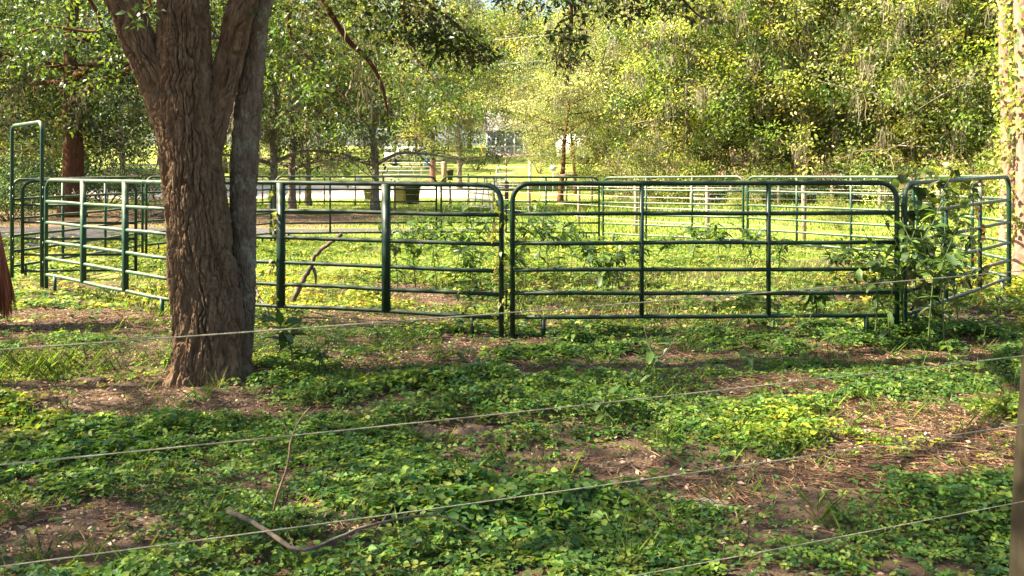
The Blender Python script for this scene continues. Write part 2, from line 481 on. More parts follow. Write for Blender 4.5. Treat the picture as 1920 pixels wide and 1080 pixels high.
def panel(ia, ib, label, mat_, wide=False, pin=True):
    A, B = inset(J[ia], J[ib], .055)
    za, zb = float(gz(*A)), float(gz(*B))
    R = root("corral_panel", ((A[0] + B[0]) / 2, (A[1] + B[1]) / 2, (za + zb) / 2), label, "corral panel", "green pipe panels of the round pen")
    tr = .021
    MB().tube(arc_frame(A, B, za, zb, 1.52 - .023, .17), .0245, 12).part("frame", mat_, R)
    a3 = np.array((A[0], A[1], za)); b3 = np.array((B[0], B[1], zb))
    for zz in RAILZ:
        off = np.array((0, 0, zz)); sag = np.array((0, 0, -.006))
        MB().tube(jitter_line(a3 + off, b3 + off), tr, 10).part("rail", mat_, R)
    d = (b3 - a3) / np.linalg.norm(b3 - a3)
    nrm = np.array((-d[1], d[0], 0))
    for t in (.335, .665):
        c = a3 * (1 - t) + b3 * t
        if wide:
            m = MB(); w = .078
            Mx = np.stack([d / np.linalg.norm(d), nrm, (0, 0, 1)], 1)
            m.box(c + np.array((0, 0, (1.495 + .207) / 2)), (w, .05, 1.495 - .207), Mx)
            m.part("upright", mat_, R, False)
        else:
            MB().tube([c + np.array((0, 0, .207)), c + np.array((0, 0, .85)), c + np.array((0, 0, 1.497))], .0225, 10).part("upright", mat_, R)
    L = np.linalg.norm(B - A)
    for s in (.30, L - .30):
        c = a3 + d * s; g = float(gz(c[0], c[1]))
        MB().tube([(c[0], c[1], g - .02), (c[0], c[1], g + .1), (c[0], c[1], a3[2] * (1 - s / L) + b3[2] * s / L + .205)], .0225, 10).part("foot", mat_, R)
    # pin connectors towards the next panel
    e = b3 + d * .03
    for zz in (1.275, 1.16, .47, .33):
        m = MB(); m.box(e + np.array((0, 0, zz)) + d * .0, (.085, .03, .014), np.stack([d, nrm, (0, 0, 1)], 1)); m.part("connector_lug", mat_, R, False)
    for z0, z1 in ((1.04, 1.30), (.29, .50)):
        p = e + d * .018
        MB().tube([p + np.array((0, 0, z0)), p + np.array((0, 0, z1))], .008, 6).part("drop_pin", mat_, R)
    return R

panel(0, 1, "dark green pipe panel with slim uprights, beside the leafy weeds at the pen corner", M_PAINT)
panel(1, 2, "lichen grey green pipe panel overgrown by tall weeds, below the vine-wrapped pine", M_PAINTW)
panel(2, 3, "pale green pipe panel at the far side of the weedy pen corner", M_PAINTW)
panel(3, 4, "pale green pipe panel with sunlit top rail in front of the wire fence", M_PAINTW)
panel(4, 5, "green pipe panel angled in front of the weathered wire fence posts", M_PAINTW)
panel(5, 6, "green pipe panel seen behind the meeting posts of the two dark front panels", M_PAINT)
panel(6, 7, "green pipe panel standing in front of the wheelie bins and shaded drive", M_PAINT)
panel(7, 8, "green pipe panel in front of the brush pile, behind the big oak trunk", M_PAINTW)
panel(8, 9, "faded green pipe panel beside the grey gravel drive and the tall arch", M_PAINTW)
panel(10, 11, "sunlit grey green pipe panel with wide flat uprights between arch and oak trunk", M_PAINTW, True)
panel(11, 0, "dark green pipe panel with wide flat uprights and a dead branch leaning behind", M_PAINT, True)

# walk-through arch with its open gate
A, B = inset(J[9], J[10], .11)
za, zb = float(gz(*A)), float(gz(*B))
R = root("gate_arch", ((A[0] + B[0]) / 2, (A[1] + B[1]) / 2, min(za, zb)), "tall green pipe arch over the walk-through gap in the round pen", "gate frame")
MB().tube(arc_frame(A, B, za, zb, 2.30, .13), .027, 12).part("arch", M_PAINTW, R)
for P_, zz0 in ((A, za), (B, zb)):
    for zz in (.35, .62, .95, 1.25, 1.38):
        MB().tube([(P_[0] + .035, P_[1] - .03, zz0 + zz - .03), (P_[0] + .035, P_[1] - .03, zz0 + zz + .03)], .014, 8).part("hinge_sleeve", M_PAINT, R)
A2 = np.array((-7.24, 13.38)); B2 = np.array((-5.76, 13.85))
z2 = float(gz(*A2)) + .13; z2b = float(gz(*B2)) + .10
R = root("gate_leaf", ((A2[0] + B2[0]) / 2, (A2[1] + B2[1]) / 2, z2 - .1), "short dark green pipe gate swung open inside the arch", "gate")
MB().tube(arc_frame(A2, B2, z2 - .02, z2b, 1.37, .16, 0), .024, 12).part("frame", M_PAINT, R)
for zz in (1.0, .74, .50, .26, .02):
    MB().tube([(A2[0], A2[1], z2 + zz), ((A2[0] + B2[0]) / 2, (A2[1] + B2[1]) / 2, (z2 + z2b) / 2 + zz), (B2[0], B2[1], z2b + zz)], .02, 10).part("rail", M_PAINT, R)
for zz in (.3, 1.0):
    MB().bar((A2[0], A2[1], z2 + zz), (J[9][0] + .12, J[9][1] - .06, z2 + zz), .03, .02).part("hinge", M_PAINT, R, False)

# ---------------------------------------------------------------- tree machinery
def bark_tube(mb, P, R, seg, rows, cw=.034, ch=.11, depth=.016, seed=0, flare=0, nb=1):
    C = spline(np.column_stack([P, R]), rows)
    P, R = C[:, :3], C[:, 3]
    s = np.concatenate([[0], np.cumsum(np.linalg.norm(np.diff(P, axis=0), axis=1))])
    th = np.linspace(-np.pi / 2, 1.5 * np.pi, seg, endpoint=False)
    Rm = R.mean(); nc = max(6, int(2 * np.pi * Rm / cw))
    U, W = np.meshgrid((th + np.pi / 2) / (2 * np.pi) * nc, s / ch)
    wx = (vnoise(U * .6 + 5, W * .9, seed) - .5) * .8; Wd = W + (vnoise(U * .9, W * .6, seed + 3) - .5) * 1.2
    U2 = U + wx * smooth(0, 1, np.minimum(U, nc - U))
    iu = np.floor(U2).astype(np.int64); iw = np.floor(Wd).astype(np.int64)
    d1 = np.full(U.shape, 9.); d2 = np.full(U.shape, 9.)
    for a in (-1, 0, 1):
        for b in (-1, 0, 1):
            cu = (iu + a); cwv = iw + b; k = np.mod(cu, nc)
            jx = cu + .15 + .7 * hash2(k, cwv, seed + 7); jy = cwv + .1 + .8 * hash2(k, cwv, seed + 9)
            d = np.hypot((U2 - jx), (Wd - jy) * .9)
            d2 = np.where(d < d1, d1, np.minimum(d2, d)); d1 = np.minimum(d1, d)
    ridge = smooth(.0, .17, d2 - d1)
    fis = np.abs(vnoise(U * .62 + (vnoise(U * .4, W * 1.3, seed + 41) - .5) * 1.3, W * .42, seed + 30) - .5) * 2
    fis2 = np.abs(vnoise(U * 1.15 + 31 + (vnoise(U * .8, W * 2.1, seed + 44) - .5), W * .75 + 7, seed + 33) - .5) * 2
    crack = np.minimum(smooth(.0, .24, fis), .35 + .65 * smooth(.0, .22, fis2))
    var = .55 + .9 * fbm(U * .15, W * .25, seed + 50, 2)
    h = (crack - .75) * depth * var + (ridge - .75) * depth * .38 + (fbm(U * 2.2, W * 4, seed + 15, 3) - .5) * depth * .7
    big = (fbm(np.cos(th)[None, :] * 1.4 + 4, s[:, None] * 1.3 + np.sin(th)[None, :] * 1.2, seed + 21, 3) - .5) * .16
    T = np.gradient(P, axis=0); T /= np.linalg.norm(T, axis=1)[:, None]
    N = np.cross(T[0], (0, 1., .1)); N /= np.linalg.norm(N)
    V = np.zeros((rows, seg, 3))
    for i in range(rows):
        N = N - T[i] * (N @ T[i]); N /= np.linalg.norm(N); B = np.cross(T[i], N)
        fl = flare * np.exp(-s[i] / .2) * (.55 + .45 * np.cos(th * 5 + seed + np.sin(th * 2)))
        rr = R[i] * (1 + big[i] + fl) + h[i]
        V[i] = P[i] + rr[:, None] * (np.cos(th)[:, None] * N + np.sin(th)[:, None] * B)
    i, j = np.meshgrid(np.arange(rows - 1), np.arange(seg), indexing='ij')
    a = i * seg + j; b = i * seg + (j + 1) % seg
    mb.add(V.reshape(-1, 3), np.stack([a, b, b + seg, a + seg], -1).reshape(-1, 4))

def norm(v): return v / (np.linalg.norm(v, axis=-1, keepdims=True) + 1e-9)

def leaves(C, D, Nn, Ln, W, tint, kind="diamond", droop=.25):
    """C centres (base of leaf), D pointing direction, Nn leaf normal"""
    n = len(C); D = norm(D); Nn = norm(Nn - D * np.sum(D * Nn, -1, keepdims=True)); S = np.cross(D, Nn)
    Ln = np.broadcast_to(Ln, (n,))[:, None]; W = np.broadcast_to(W, (n,))[:, None]
    if kind == "diamond":
        V = np.stack([C, C + D * Ln * .5 + S * W * .5 + Nn * (W * .1 - Ln * droop * .13), C + D * Ln - Nn * Ln * droop * .4, C + D * Ln * .5 - S * W * .5 + Nn * (W * .1 - Ln * droop * .13)], 1)
        k = 4; F = np.array([(0, 1, 2), (0, 2, 3)])
    elif kind == "heart":
        e = Nn * W * .16; dr = -Nn * Ln * droop
        V = np.stack([C, C + D * Ln * .08 + S * W * .34 + e * .7, C + D * Ln * .42 + S * W * .5 + e + dr * .15, C + D * Ln * .74 + S * W * .27 + e * .5 + dr * .5, C + D * Ln + dr,
                      C + D * Ln * .74 - S * W * .27 + e * .5 + dr * .5, C + D * Ln * .42 - S * W * .5 + e + dr * .15, C + D * Ln * .08 - S * W * .34 + e * .7, C + D * Ln * .45 + dr * .2], 1)
        k = 9; F = np.array([(0, 1, 8), (1, 2, 8), (2, 3, 8), (3, 4, 8), (4, 5, 8), (5, 6, 8), (6, 7, 8), (7, 0, 8)])
    elif kind == "ovate":
        V = np.stack([C, C + D * Ln * .34 + S * W * .5 + Nn * W * .14, C + D * Ln * .42, C + D * Ln * .34 - S * W * .5 + Nn * W * .14, C + D * Ln * .98 - Nn * Ln * droop], 1)
        k = 5; F = np.array([(0, 1, 2), (0, 2, 3), (1, 4, 2), (2, 4, 3)])
    else:  # lance: long blade of 3 segments folded on the midrib
        q = []
        for t, w in ((0, .02), (.3, .5), (.65, .4), (1, .0)):
            c = C + D * Ln * t - Nn * Ln * droop * t * t
            q += [c + S * W * w + Nn * W * w * .4, c, c - S * W * w + Nn * W * w * .4]
        V = np.stack(q, 1); k = 12; F = []
        for r in range(3):
            b = r * 3
            F += [(b, b + 1, b + 4), (b, b + 4, b + 3), (b + 1, b + 2, b + 5), (b + 1, b + 5, b + 4)]
        F = np.array(F)
    FF = (np.arange(n)[:, None, None] * k + F[None]).reshape(-1, 3)
    return V.reshape(-1, 3), FF, np.repeat(np.broadcast_to(tint, (n, 3)), k, axis=0)

class LC:
    def __init__(s): s.V = []; s.F = []; s.T = []; s.n = 0
    def add(s, V, F, T): s.V.append(V); s.F.append(F + s.n); s.T.append(T); s.n += len(V)
    def mesh(s, name, off=(0, 0, 0)):
        return new_mesh(name, np.vstack(s.V) - np.asarray(off), np.vstack(s.F), {"tint": np.vstack(s.T)})

def rdir(n): return norm(rng.normal(size=(n, 3)))

def palette(n, cols, jit=.25):
    cols = np.array(cols); i = rng.integers(0, len(cols), n)
    return np.clip(cols[i] * (1 + rng.normal(0, jit, (n, 1))) * (1 + rng.normal(0, .06, (n, 3))), .005, .8)

OAK = [(.035, .075, .018), (.05, .10, .02), (.075, .12, .022), (.045, .08, .03)]
LIME = [(.21, .26, .045), (.29, .32, .085), (.14, .20, .04), (.35, .34, .14), (.11, .175, .04)]
PALE = [(.26, .29, .15), (.20, .24, .10), (.32, .33, .19), (.15, .20, .08)]
COOL = [(.04, .085, .04), (.06, .11, .05), (.08, .13, .065)]

def clumps_to_leaves(lc, cen, rad, per, leaf, cols, updir=.5, kind="diamond", aspect=.5, cj=.3):
    n = len(cen); ct = palette(n, cols, cj)
    cnt = np.maximum(3, rng.poisson(per, n)); idx = np.repeat(np.arange(n), cnt); m = len(idx)
    off = rng.normal(size=(m, 3)) * np.array((1, 1, .62)); off = off / np.maximum(1, np.linalg.norm(off, axis=1, keepdims=True) / 1.9)
    C = cen[idx] + off * np.broadcast_to(rad, (n,))[idx][:, None] * .55
    D = norm(rdir(m) + norm(off) * .9 + np.array((0, 0, -.25)))
    Nn = norm(rdir(m) + np.array((0, 0, updir * 2)))
    t = ct[idx] * (1 + rng.normal(0, .22, (m, 1)))
    Ln = leaf * rng.uniform(.65, 1.3, m)
    lc.add(*leaves(C, D, Nn, Ln, Ln * aspect, np.clip(t, .004, .8), kind))

def moss_strands(lc, anchors, n_per, length, width, col=(.24, .215, .15)):
    for p in anchors:
        k = rng.poisson(n_per) + 2
        b = p + rng.normal(0, .16, (k, 3)) * np.array((1, 1, .4)); L = length * rng.uniform(.3, 1.25, k)
        tint = np.array(col) * rng.uniform(.65, 1.2, (k, 1))
        pts = [b]
        for s_ in range(3): pts.append(pts[-1] + np.stack([rng.normal(0, .07, k) * length, rng.normal(0, .07, k) * length, -L / 3], -1))
        ang = rng.uniform(0, np.pi, k); S = np.stack([np.cos(ang), np.sin(ang), 0 * ang], -1) * (width * rng.uniform(.5, 1.4, k))[:, None] * .5
        q = []
        for i_, c in enumerate(pts):
            w = (1, 1.2, .8, .1)[i_]; q += [c + S * w, c - S * w]
        V = np.stack(q, 1).reshape(-1, 3)
        F = np.array([(0, 1, 3), (0, 3, 2), (2, 3, 5), (2, 5, 4), (4, 5, 7), (4, 7, 6)])
        lc.add(V, (np.arange(k)[:, None, None] * 8 + F[None]).reshape(-1, 3), np.repeat(tint, 8, 0))

def tree_proto(name, seed, H, crown_r, z0, trunk_r, bark, cols, nclump, per, leaf, crad, lean=(0, 0), moss=0, nlimb=9, aspect=.5, fullness=1.0, label="", cat="tree", updir=.5, low=0):
    """one tree at the origin: trunk with limbs, leaf crown, hanging moss"""
    global rng
    keep = rng; rng = np.random.default_rng(seed)
    R = root(name, (0, 0, 0), label, cat)
    mb = MB()
    tz = H * .82
    n = 9; t = np.linspace(0, 1, n)
    P = np.stack([lean[0] * tz * t + rng.normal(0, .012, n) * H * t, lean[1] * tz * t + rng.normal(0, .012, n) * H * t, -.15 + (tz + .15) * t], -1)
    Rr = trunk_r * (1 - .82 * t ** .9); Rr[0] *= 1.25
    mb.tube(spline(P, 24), spline(Rr[:, None], 24)[:, 0], 12)
    tips = []
    for k in range(nlimb):
        f = rng.uniform(.2, .95) if low == 0 else rng.uniform(low, .95)
        i = f * (n - 1); b = P[int(i)] * (1 - i % 1) + P[min(int(i) + 1, n - 1)] * (i % 1)
        a = k * 2.4 + rng.uniform(-.5, .5)
        L = crown_r * rng.uniform(.6, 1.0) * (1 - .45 * max(0, f - .4))
        d = np.array((math.cos(a), math.sin(a), rng.uniform(.05, .55)))
        q = [b]
        for s_ in range(4): q.append(q[-1] + d * L / 4); d = d + np.array((rng.normal(0, .18), rng.normal(0, .18), rng.normal(-.12, .16)))
        r0 = trunk_r * (1 - .75 * f) * .55
        mb.tube(spline(q, 9), np.linspace(r0, r0 * .2, 9), 7); q = np.array(q); tips += [q[2], q[3], q[4]]
        for s_ in range(3):
            j_ = rng.integers(1, 5); e = q[j_] + rng.normal(0, 1, 3) * np.array((1, 1, .5)) * L * .3
            mid = (q[j_] + e) / 2 + rng.normal(0, .08, 3) * L
            mb.tube(spline([q[j_], mid, e], 5), np.linspace(r0 * .35, r0 * .08, 5), 5); tips.append(e)
    link("trunk", mb.mesh("trunk"), bark, R)
    tips = np.array(tips)
    # clumps: half around limb tips, half through the crown volume
    nc = int(nclump * fullness)
    c1 = tips[rng.integers(0, len(tips), nc // 2)] + rng.normal(0, .55, (nc // 2, 3)) * np.array((1, 1, .7)) * crown_r * .3
    m = nc - nc // 2
    u = rdir(m) * (rng.uniform(.25, 1, (m, 1)) ** .45); zc = (z0 + H) / 2; zh = (H - z0) / 2
    prof = 1 - .35 * np.abs(u[:, 2:3]) ** 2
    c2 = np.concatenate([u[:, :2] * crown_r * prof, zc + u[:, 2:3] * zh], 1)
    c2[:, 0] += lean[0] * c2[:, 2]; c2[:, 1] += lean[1] * c2[:, 2]
    cen = np.vstack([c1, c2]); cen = cen[cen[:, 2] > z0]
    lc = LC()
    clumps_to_leaves(lc, cen, crad * rng.uniform(.6, 1.4, len(cen)), per, leaf, cols, updir, aspect=aspect)
    tag(link("crown", lc.mesh("crown"), M_LEAF, R), kind="stuff")
    if moss:
        lm = LC(); moss_strands(lm, np.vstack([tips, cen])[rng.integers(0, len(tips) + len(cen), moss)], 20, 1.1, .026)
        tag(link("spanish_moss", lm.mesh("spanish_moss"), M_MOSS, R), kind="stuff")
    rng = keep
    return R

_used = set()
def place(proto, X, Y, rz, s, label, sz=None, group=None, dz=0):
    if proto.name not in _used: _used.add(proto.name); o = proto
    else: o = copy_tree(proto)
    o.location = (X, Y, float(gz(X, Y)) + dz); o.rotation_euler = (0, 0, rz); o.scale = (s, s, sz or s)
    o["label"] = label
    if group: o["group"] = group
    return o
# ---------------------------------------------------------------- the big oak in front
OX, OY = -2.26, 7.05
def opx(px, py, Y): return list(at(px, py, Y))
R = root("oak_tree", (OX, OY, float(gz(OX, OY))), "big furrowed-bark oak with forked stems standing in front of the round pen", "tree")
mb = MB()
main = np.array([opx(394, 740, OY), opx(393, 700, OY), opx(391, 600, OY), opx(378, 500, OY), opx(369, 400, OY), opx(357, 300, OY),
                 opx(348, 200, OY), opx(345, 100, OY), opx(344, 0, OY), (-2.62, 7.1, 4.0)])
mr = np.array([70, 66, 62, 60, 56, 54, 52, 47, 45, 37]) * .95 / (FPX / OY)
bark_tube(mb, main, mr, 400, 500, .026, .13, .034, 1, .75)
left = np.array([opx(352, 330, OY), opx(335, 250, OY), opx(298, 150, OY - .03), opx(258, 70, OY - .06), opx(226, -10, OY - .1), (-3.45, 6.8, 3.7), (-4.2, 6.6, 4.7), (-5.3, 6.5, 5.4)])
bark_tube(mb, left, np.array([38, 38, 34, 30, 28, 22, 15, 7]) / (FPX / OY), 240, 250, .025, .12, .028, 2)
mb.tube(spline([(-2.60, 7.09, 3.8), (-2.72, 7.15, 5.0), (-2.75, 7.2, 5.8), (-2.5, 7.3, 7.4)], 14), np.linspace(.165, .04, 14), 14)
right = np.array([opx(372, 330, OY + .03), opx(392, 250, OY + .05), opx(418, 160, OY + .08), opx(438, 80, OY + .1), opx(462, -10, OY + .1), (-1.75, 7.5, 3.9), (-1.1, 8.4, 4.9), (-.2, 9.4, 5.5)])
bark_tube(mb, right, np.array([32, 30, 25, 24, 24, 20, 14, 7]) / (FPX / OY), 210, 250, .025, .12, .026, 3)
trunk = mb.part("trunk", M_BARK, R)
mb = MB()
st2 = np.array([opx(428, 735, OY + .2), opx(438, 690, OY + .2), opx(451, 600, OY + .22), opx(455, 500, OY + .24), opx(456, 400, OY + .26), opx(458, 300, OY + .28),
                opx(464, 200, OY + .3), opx(473, 100, OY + .3), opx(494, 0, OY + .3), (-1.75, 7.6, 3.9), (-1.5, 8.2, 5.2), (-1.2, 8.8, 6.3)])
bark_tube(mb, st2, np.array([34, 30, 25, 24, 24, 26, 26, 24, 19, 16, 12, 6]) / (FPX / OY), 200, 420, .024, .075, .019, 5, .3)
mb.part("second_stem", M_BARKL, R, label="slimmer lichen-covered stem behind the main trunk")
# out-of-view and hanging limbs
mb = MB(); hang = []
def limb(pts, r0, r1, n=14):
    mb.tube(spline(np.array(pts, float), n), np.linspace(r0, r1, n), 8)
L1 = [(-1.5, 8.2, 5.2), (-1.6, 9.6, 4.6), opx(588, -50, 10.3), opx(606, 0, 10.4), opx(650, 72, 10.5), opx(690, 112, 10.6), opx(712, 150, 10.7), opx(724, 195, 10.7), opx(727, 220, 10.7)]
limb(L1, .05, .012, 40)
L2 = [(-1.1, 8.4, 4.9), (-.9, 9.4, 4.7), opx(770, -60, 10.2), opx(800, 5, 10.3), opx(850, 40, 10.4), opx(900, 95, 10.5)]
limb(L2, .045, .008, 24)
L3 = [(-.2, 9.4, 5.5), (.3, 9.9, 4.6), opx(1062, -40, 10.0), opx(1072, 30, 10.0), opx(1070, 80, 10.0), opx(1066, 128, 10.0)]
limb(L3, .035, .005, 24)
L4 = [(-.2, 9.4, 5.5), (1.2, 9.9, 5.0), opx(1240, -60, 10.0), opx(1290, 10, 10.1), opx(1330, 45, 10.2)]
limb(L4, .035, .006, 20)
L5 = [(-3.45, 6.8, 3.7), (-3.5, 6.3, 3.6), opx(262, -20, 6.0), opx(270, 20, 6.0), opx(255, 35, 6.0)]
limb(L5, .02, .004, 14)
limb([(-1.8, 9.8, 6.1), (-2.2, 11.6, 5.0), opx(540, 40, 13.0), opx(620, 150, 13.2), opx(690, 235, 13.2)], .05, .008, 24)
limb([(-1.8, 9.8, 6.1), (-1.4, 12, 5.2), opx(760, 60, 13.5), opx(830, 170, 13.5)], .045, .008, 24)
limb([(-4.5, 8.5, 6.3), (-6.0, 10.8, 5.2), opx(190, 40, 12.5), opx(90, 50, 12.5), opx(30, 70, 12.5)], .045, .008, 24)
L6 = [(-2.75, 7.2, 5.8), (-4.5, 8.5, 6.3), (-6.5, 9.6, 5.8)]
limb(L6, .09, .03)
L7 = [(-2.75, 7.2, 5.8), (-1.2, 5.8, 6.6), (.3, 4.6, 6.2)]
limb(L7, .08, .03)
L8 = [(-2.75, 7.2, 5.8), (-4.2, 5.5, 6.4), (-5.4, 4.2, 6.0)]
limb(L8, .08, .03)
L9 = [(-1.5, 8.2, 5.2), (-1.8, 9.8, 6.1), (-2.2, 11.4, 6.0)]
limb(L9, .08, .03)
mb.part("limb", M_BARKR, R, label="dark limbs spreading overhead and drooping")
lc = LC()
OAKD = [(.03, .05, .012), (.045, .07, .016), (.06, .075, .018), (.05, .045, .02)]
def cl_px(lst, Y, rad, per, leaf=.085, cols=OAKD, jit=.25):
    c = np.array([at(px, py, Y + rng.uniform(-jit, jit)) for px, py in lst])
    clumps_to_leaves(lc, c, rad, per, leaf, cols, .35, "ovate", .42, .3)
def along(pts, n, spread=25):
    P = spline(np.array(pts, float), n); return [tuple(p + rng.normal(0, spread, 2)) for p in P]
cl_px(along([(640, -10), (720, 10), (790, 30), (850, 60), (895, 95)], 40, 18), 10.4, .2, 34)
cl_px(along([(700, 60), (780, 70), (850, 90), (900, 80)], 26, 14), 10.5, .2, 32)
cl_px(along([(620, 40), (660, 60), (560, 110), (640, 160), (700, 190), (640, 230)], 26, 30), 10.8, .2, 24)
cl_px(along([(1000, -5), (1080, 10), (1160, 0), (1230, 15)], 26, 16), 10.0, .18, 26)
cl_px(along([(1040, 95), (1068, 60), (1075, 120), (1050, 110), (1090, 40)], 14, 11), 10.0, .13, 22)
cl_px(along([(520, 20), (600, 70), (540, 130), (620, 190), (700, 240)], 30, 40), 13.0, .26, 34, .085, OAK, .8)
cl_px(along([(760, 140), (840, 170), (800, 220), (720, 100)], 20, 36), 13.5, .26, 30, .085, OAK, .8)
cl_px(along([(20, 10), (90, 40), (150, 20), (230, 90), (60, 100)], 26, 30), 12.5, .26, 30, .085, OAK, .8)
cl_px(along([(1250, 10), (1300, 30), (1340, 20)], 9, 14), 10.1, .16, 26)
cl_px(along([(930, -8), (985, 5)], 5, 9), 10.2, .10, 18)
cl_px(along([(560, -5), (600, 30), (540, 60)], 9, 18), 10.5, .15, 18)
cl_px([(262, 8), (280, 22), (250, 30), (268, 40)], 6.0, .07, 7, .065, [(.05, .10, .03), (.07, .12, .04)], .05)
cl_px([(497, 62), (470, 20), (500, 20)], 7.2, .05, 4, .06)
# the canopy above the frame: a flattened dome of clumps
n = 240
a = rng.uniform(0, 2 * np.pi, n); r = np.sqrt(rng.uniform(.03, 1, n)) * 5.2
cen = np.stack([-2.9 + r * np.cos(a), 7.6 + r * np.sin(a), 0 * r], -1)
cen[:, 2] = rng.uniform(4.6, 7.9, n) - .10 * r
top = EYE + .205 * np.maximum(cen[:, 1], 0) + .9
cen[:, 2] = np.maximum(cen[:, 2], top)
gap = fbm(cen[:, 0] * .45, cen[:, 1] * .45, 91, 2)
cen = cen[gap > .47]
clumps_to_leaves(lc, cen, .72, 120, .10, OAK, .5)
tag(link("crown", lc.mesh("crown", R.location), M_LEAF, R), kind="stuff")
lm = LC()
moss_strands(lm, [at(px, py, 10.6) for px, py in along([(640, 60), (700, 130), (715, 170)], 9, 10)], 5, .35, .016, (.22, .19, .11))
moss_strands(lm, [at(px, py, 10.0) for px, py in along([(1068, 60), (1072, 110)], 5, 5)], 4, .3, .014, (.2, .18, .11))
tag(link("spanish_moss", lm.mesh("spanish_moss", R.location), M_MOSS, R), kind="stuff")

# ---------------------------------------------------------------- background trees
kw = dict()
P_OAKL = tree_proto("live_oak", 11, 13, 7.5, 1.9, .46, M_BARKR, COOL + OAK + LIME[2:3], 720, 48, .18, .75, moss=70, nlimb=13, low=.22)
P_OAK = tree_proto("oak_tree", 12, 12, 5.2, 2.3, .21, M_BARKG, OAK + LIME[:2], 420, 46, .14, .62, moss=45, nlimb=11, low=.22)
P_SLIM = tree_proto("slender_tree", 18, 14, 3.2, 5.0, .15, M_BARKG, LIME + PALE, 220, 44, .2, .6, moss=50, nlimb=9, low=.4)
P_OAKS = tree_proto("shade_oak", 17, 11, 5.0, 2.9, .2, M_BARKG, OAK, 88, 130, .13, 1.05, nlimb=11, low=.28)
P_MIX = tree_proto("forest_tree", 13, 15, 4.6, .9, .20, M_BARKG, LIME + OAK[:2], 400, 64, .19, .80, moss=130, nlimb=14)
P_MIX2 = tree_proto("forest_tree", 14, 16, 4.2, 1.6, .18, M_BARKP, LIME + PALE, 360, 58, .20, .78, moss=170, nlimb=13)
P_PALE = tree_proto("pale_tree", 15, 10.5, 4.2, 1.9, .17, M_BARKR, PALE + [(.14, .17, .05)], 430, 48, .13, .6, moss=25, nlimb=11, low=.2, lean=(.08, 0))
P_FAR = tree_proto("far_tree", 16, 19, 7, 1.2, .26, M_BARKG, COOL + LIME + PALE[:1], 430, 40, .32, 1.1, moss=30, nlimb=12)
def bush_proto(name, seed, H, r, cols, n, per, leaf, crad):
    global rng
    keep = rng; rng = np.random.default_rng(seed)
    R = root(name, (0, 0, 0), "", "bush")
    mb = MB()
    for k in range(9):
        a = k * 2.4; e = np.array((math.cos(a) * r * .7, math.sin(a) * r * .7, H * rng.uniform(.5, .95)))
        mb.tube(spline([(0.05 * math.cos(a), .05 * math.sin(a), -.1), e * .5 + rng.normal(0, .1, 3), e], 7), np.linspace(.03, .006, 7), 5)
    link("stem", mb.mesh("stem"), M_STEMB, R)
    u = rdir(n) * rng.uniform(.2, 1, (n, 1)) ** .5; cen = np.stack([u[:, 0] * r, u[:, 1] * r, (u[:, 2] * .5 + .52) * H], -1)
    lc = LC(); clumps_to_leaves(lc, cen, crad * rng.uniform(.6, 1.4, n), per, leaf, cols, .5)
    tag(link("foliage", lc.mesh("foliage"), M_LEAF, R), kind="stuff")
    rng = keep
    return R
P_BUSH = bush_proto("bush", 21, 2.6, 1.9, LIME, 90, 42, .13, .42)
P_BUSHP = bush_proto("pale_bush", 22, 4.4, 2.6, PALE, 130, 46, .13, .5)
P_BUSHD = bush_proto("dark_bush", 23, 2.2, 2.2, COOL, 90, 42, .12, .42)

def pxX(px, Y): return (px - 960) / FPX * Y
place(P_OAKL, pxX(135, 34), 34, 0.4, 1.0, "massive red-brown trunked live oak hung with moss beyond the gravel drive")
place(P_OAK, pxX(512, 39), 39, 0.0, 1.0, "thick grey trunked oak first behind the forked front oak")
place(P_OAK, pxX(548, 40.5), 40.5, 2.1, .88, "mossy curved oak close beside the thick grey trunked oak")
place(P_OAK, pxX(578, 46), 46, 4.0, .85, "brown rough trunked oak beside the sandy road's edge")
place(P_OAK, pxX(703, 40), 40, 5.2, .95, "low-branching oak in front of the white pipe gate")
place(P_MIX2, pxX(812, 62), 62, 1.0, 1.0, "tall pinkish trunked tree at the white gate's post")
place(P_OAK, pxX(862, 60), 60, 3.3, .85, "dark low-hanging oak before the screened porch house")
place(P_PALE, pxX(1050, 50), 50, 0.3, 1.0, "pale silvery leaved tree with dark slanting trunk by the white sign")
place(P_PALE, pxX(1080, 56), 56, 2.6, .8, "pale leaved slender tree behind the brown hitching beam")
fr = [(1150, 60, 'm', 1.0), (1215, 52, 'm2', .9), (1290, 47, 'm', .95), (1365, 52, 'm2', 1.0), (1440, 46, 'm', 1.0), (1520, 50, 'm2', 1.0), (1592, 45, 'm2', .9),
      (1660, 47, 'm', 1.0), (1722, 43, 'm2', .95), (1790, 40, 'm', .95), (1860, 44, 'm2', 1.0), (1930, 38, 'm', 1.0), (2030, 40, 'm2', 1.0), (1480, 60, 'm', 1.1), (1330, 62, 'm', 1.1), (1700, 58, 'm', 1.1), (1900, 56, 'm', 1.1)]
FL = ["far yellow-green tree overhanging the camper trailer", "moss-draped tree behind the silvery pale bushes", "yellow-green tree rising behind the left post of the pale brace rail", "moss-draped tree behind the right post of the pale brace rail",
      "yellow-green tree behind the middle stretch of the fence along the wood", "moss-draped tree next to the yellow-green tree of the fence's middle", "slanting pinkish trunked tree hung with moss at the wood's edge", "broad yellow-green tree between two moss-draped pinkish trunks",
      "pale trunked mossy tree behind the weedy pen corner", "yellow-green tree directly behind the overgrown pen corner", "mossy tree seen between the pen corner and the slimmer ivy-clad pine", "yellow-green tree beyond the vine-wrapped pine", "mossy tree farthest along the fence, past the vine-wrapped pine",
      "tall yellow-green tree in the second row above the fence's middle", "tall yellow-green tree in the second row above the brace rail", "tall yellow-green tree in the second row above the weedy pen corner", "tall yellow-green tree in the second row beyond the pines"]
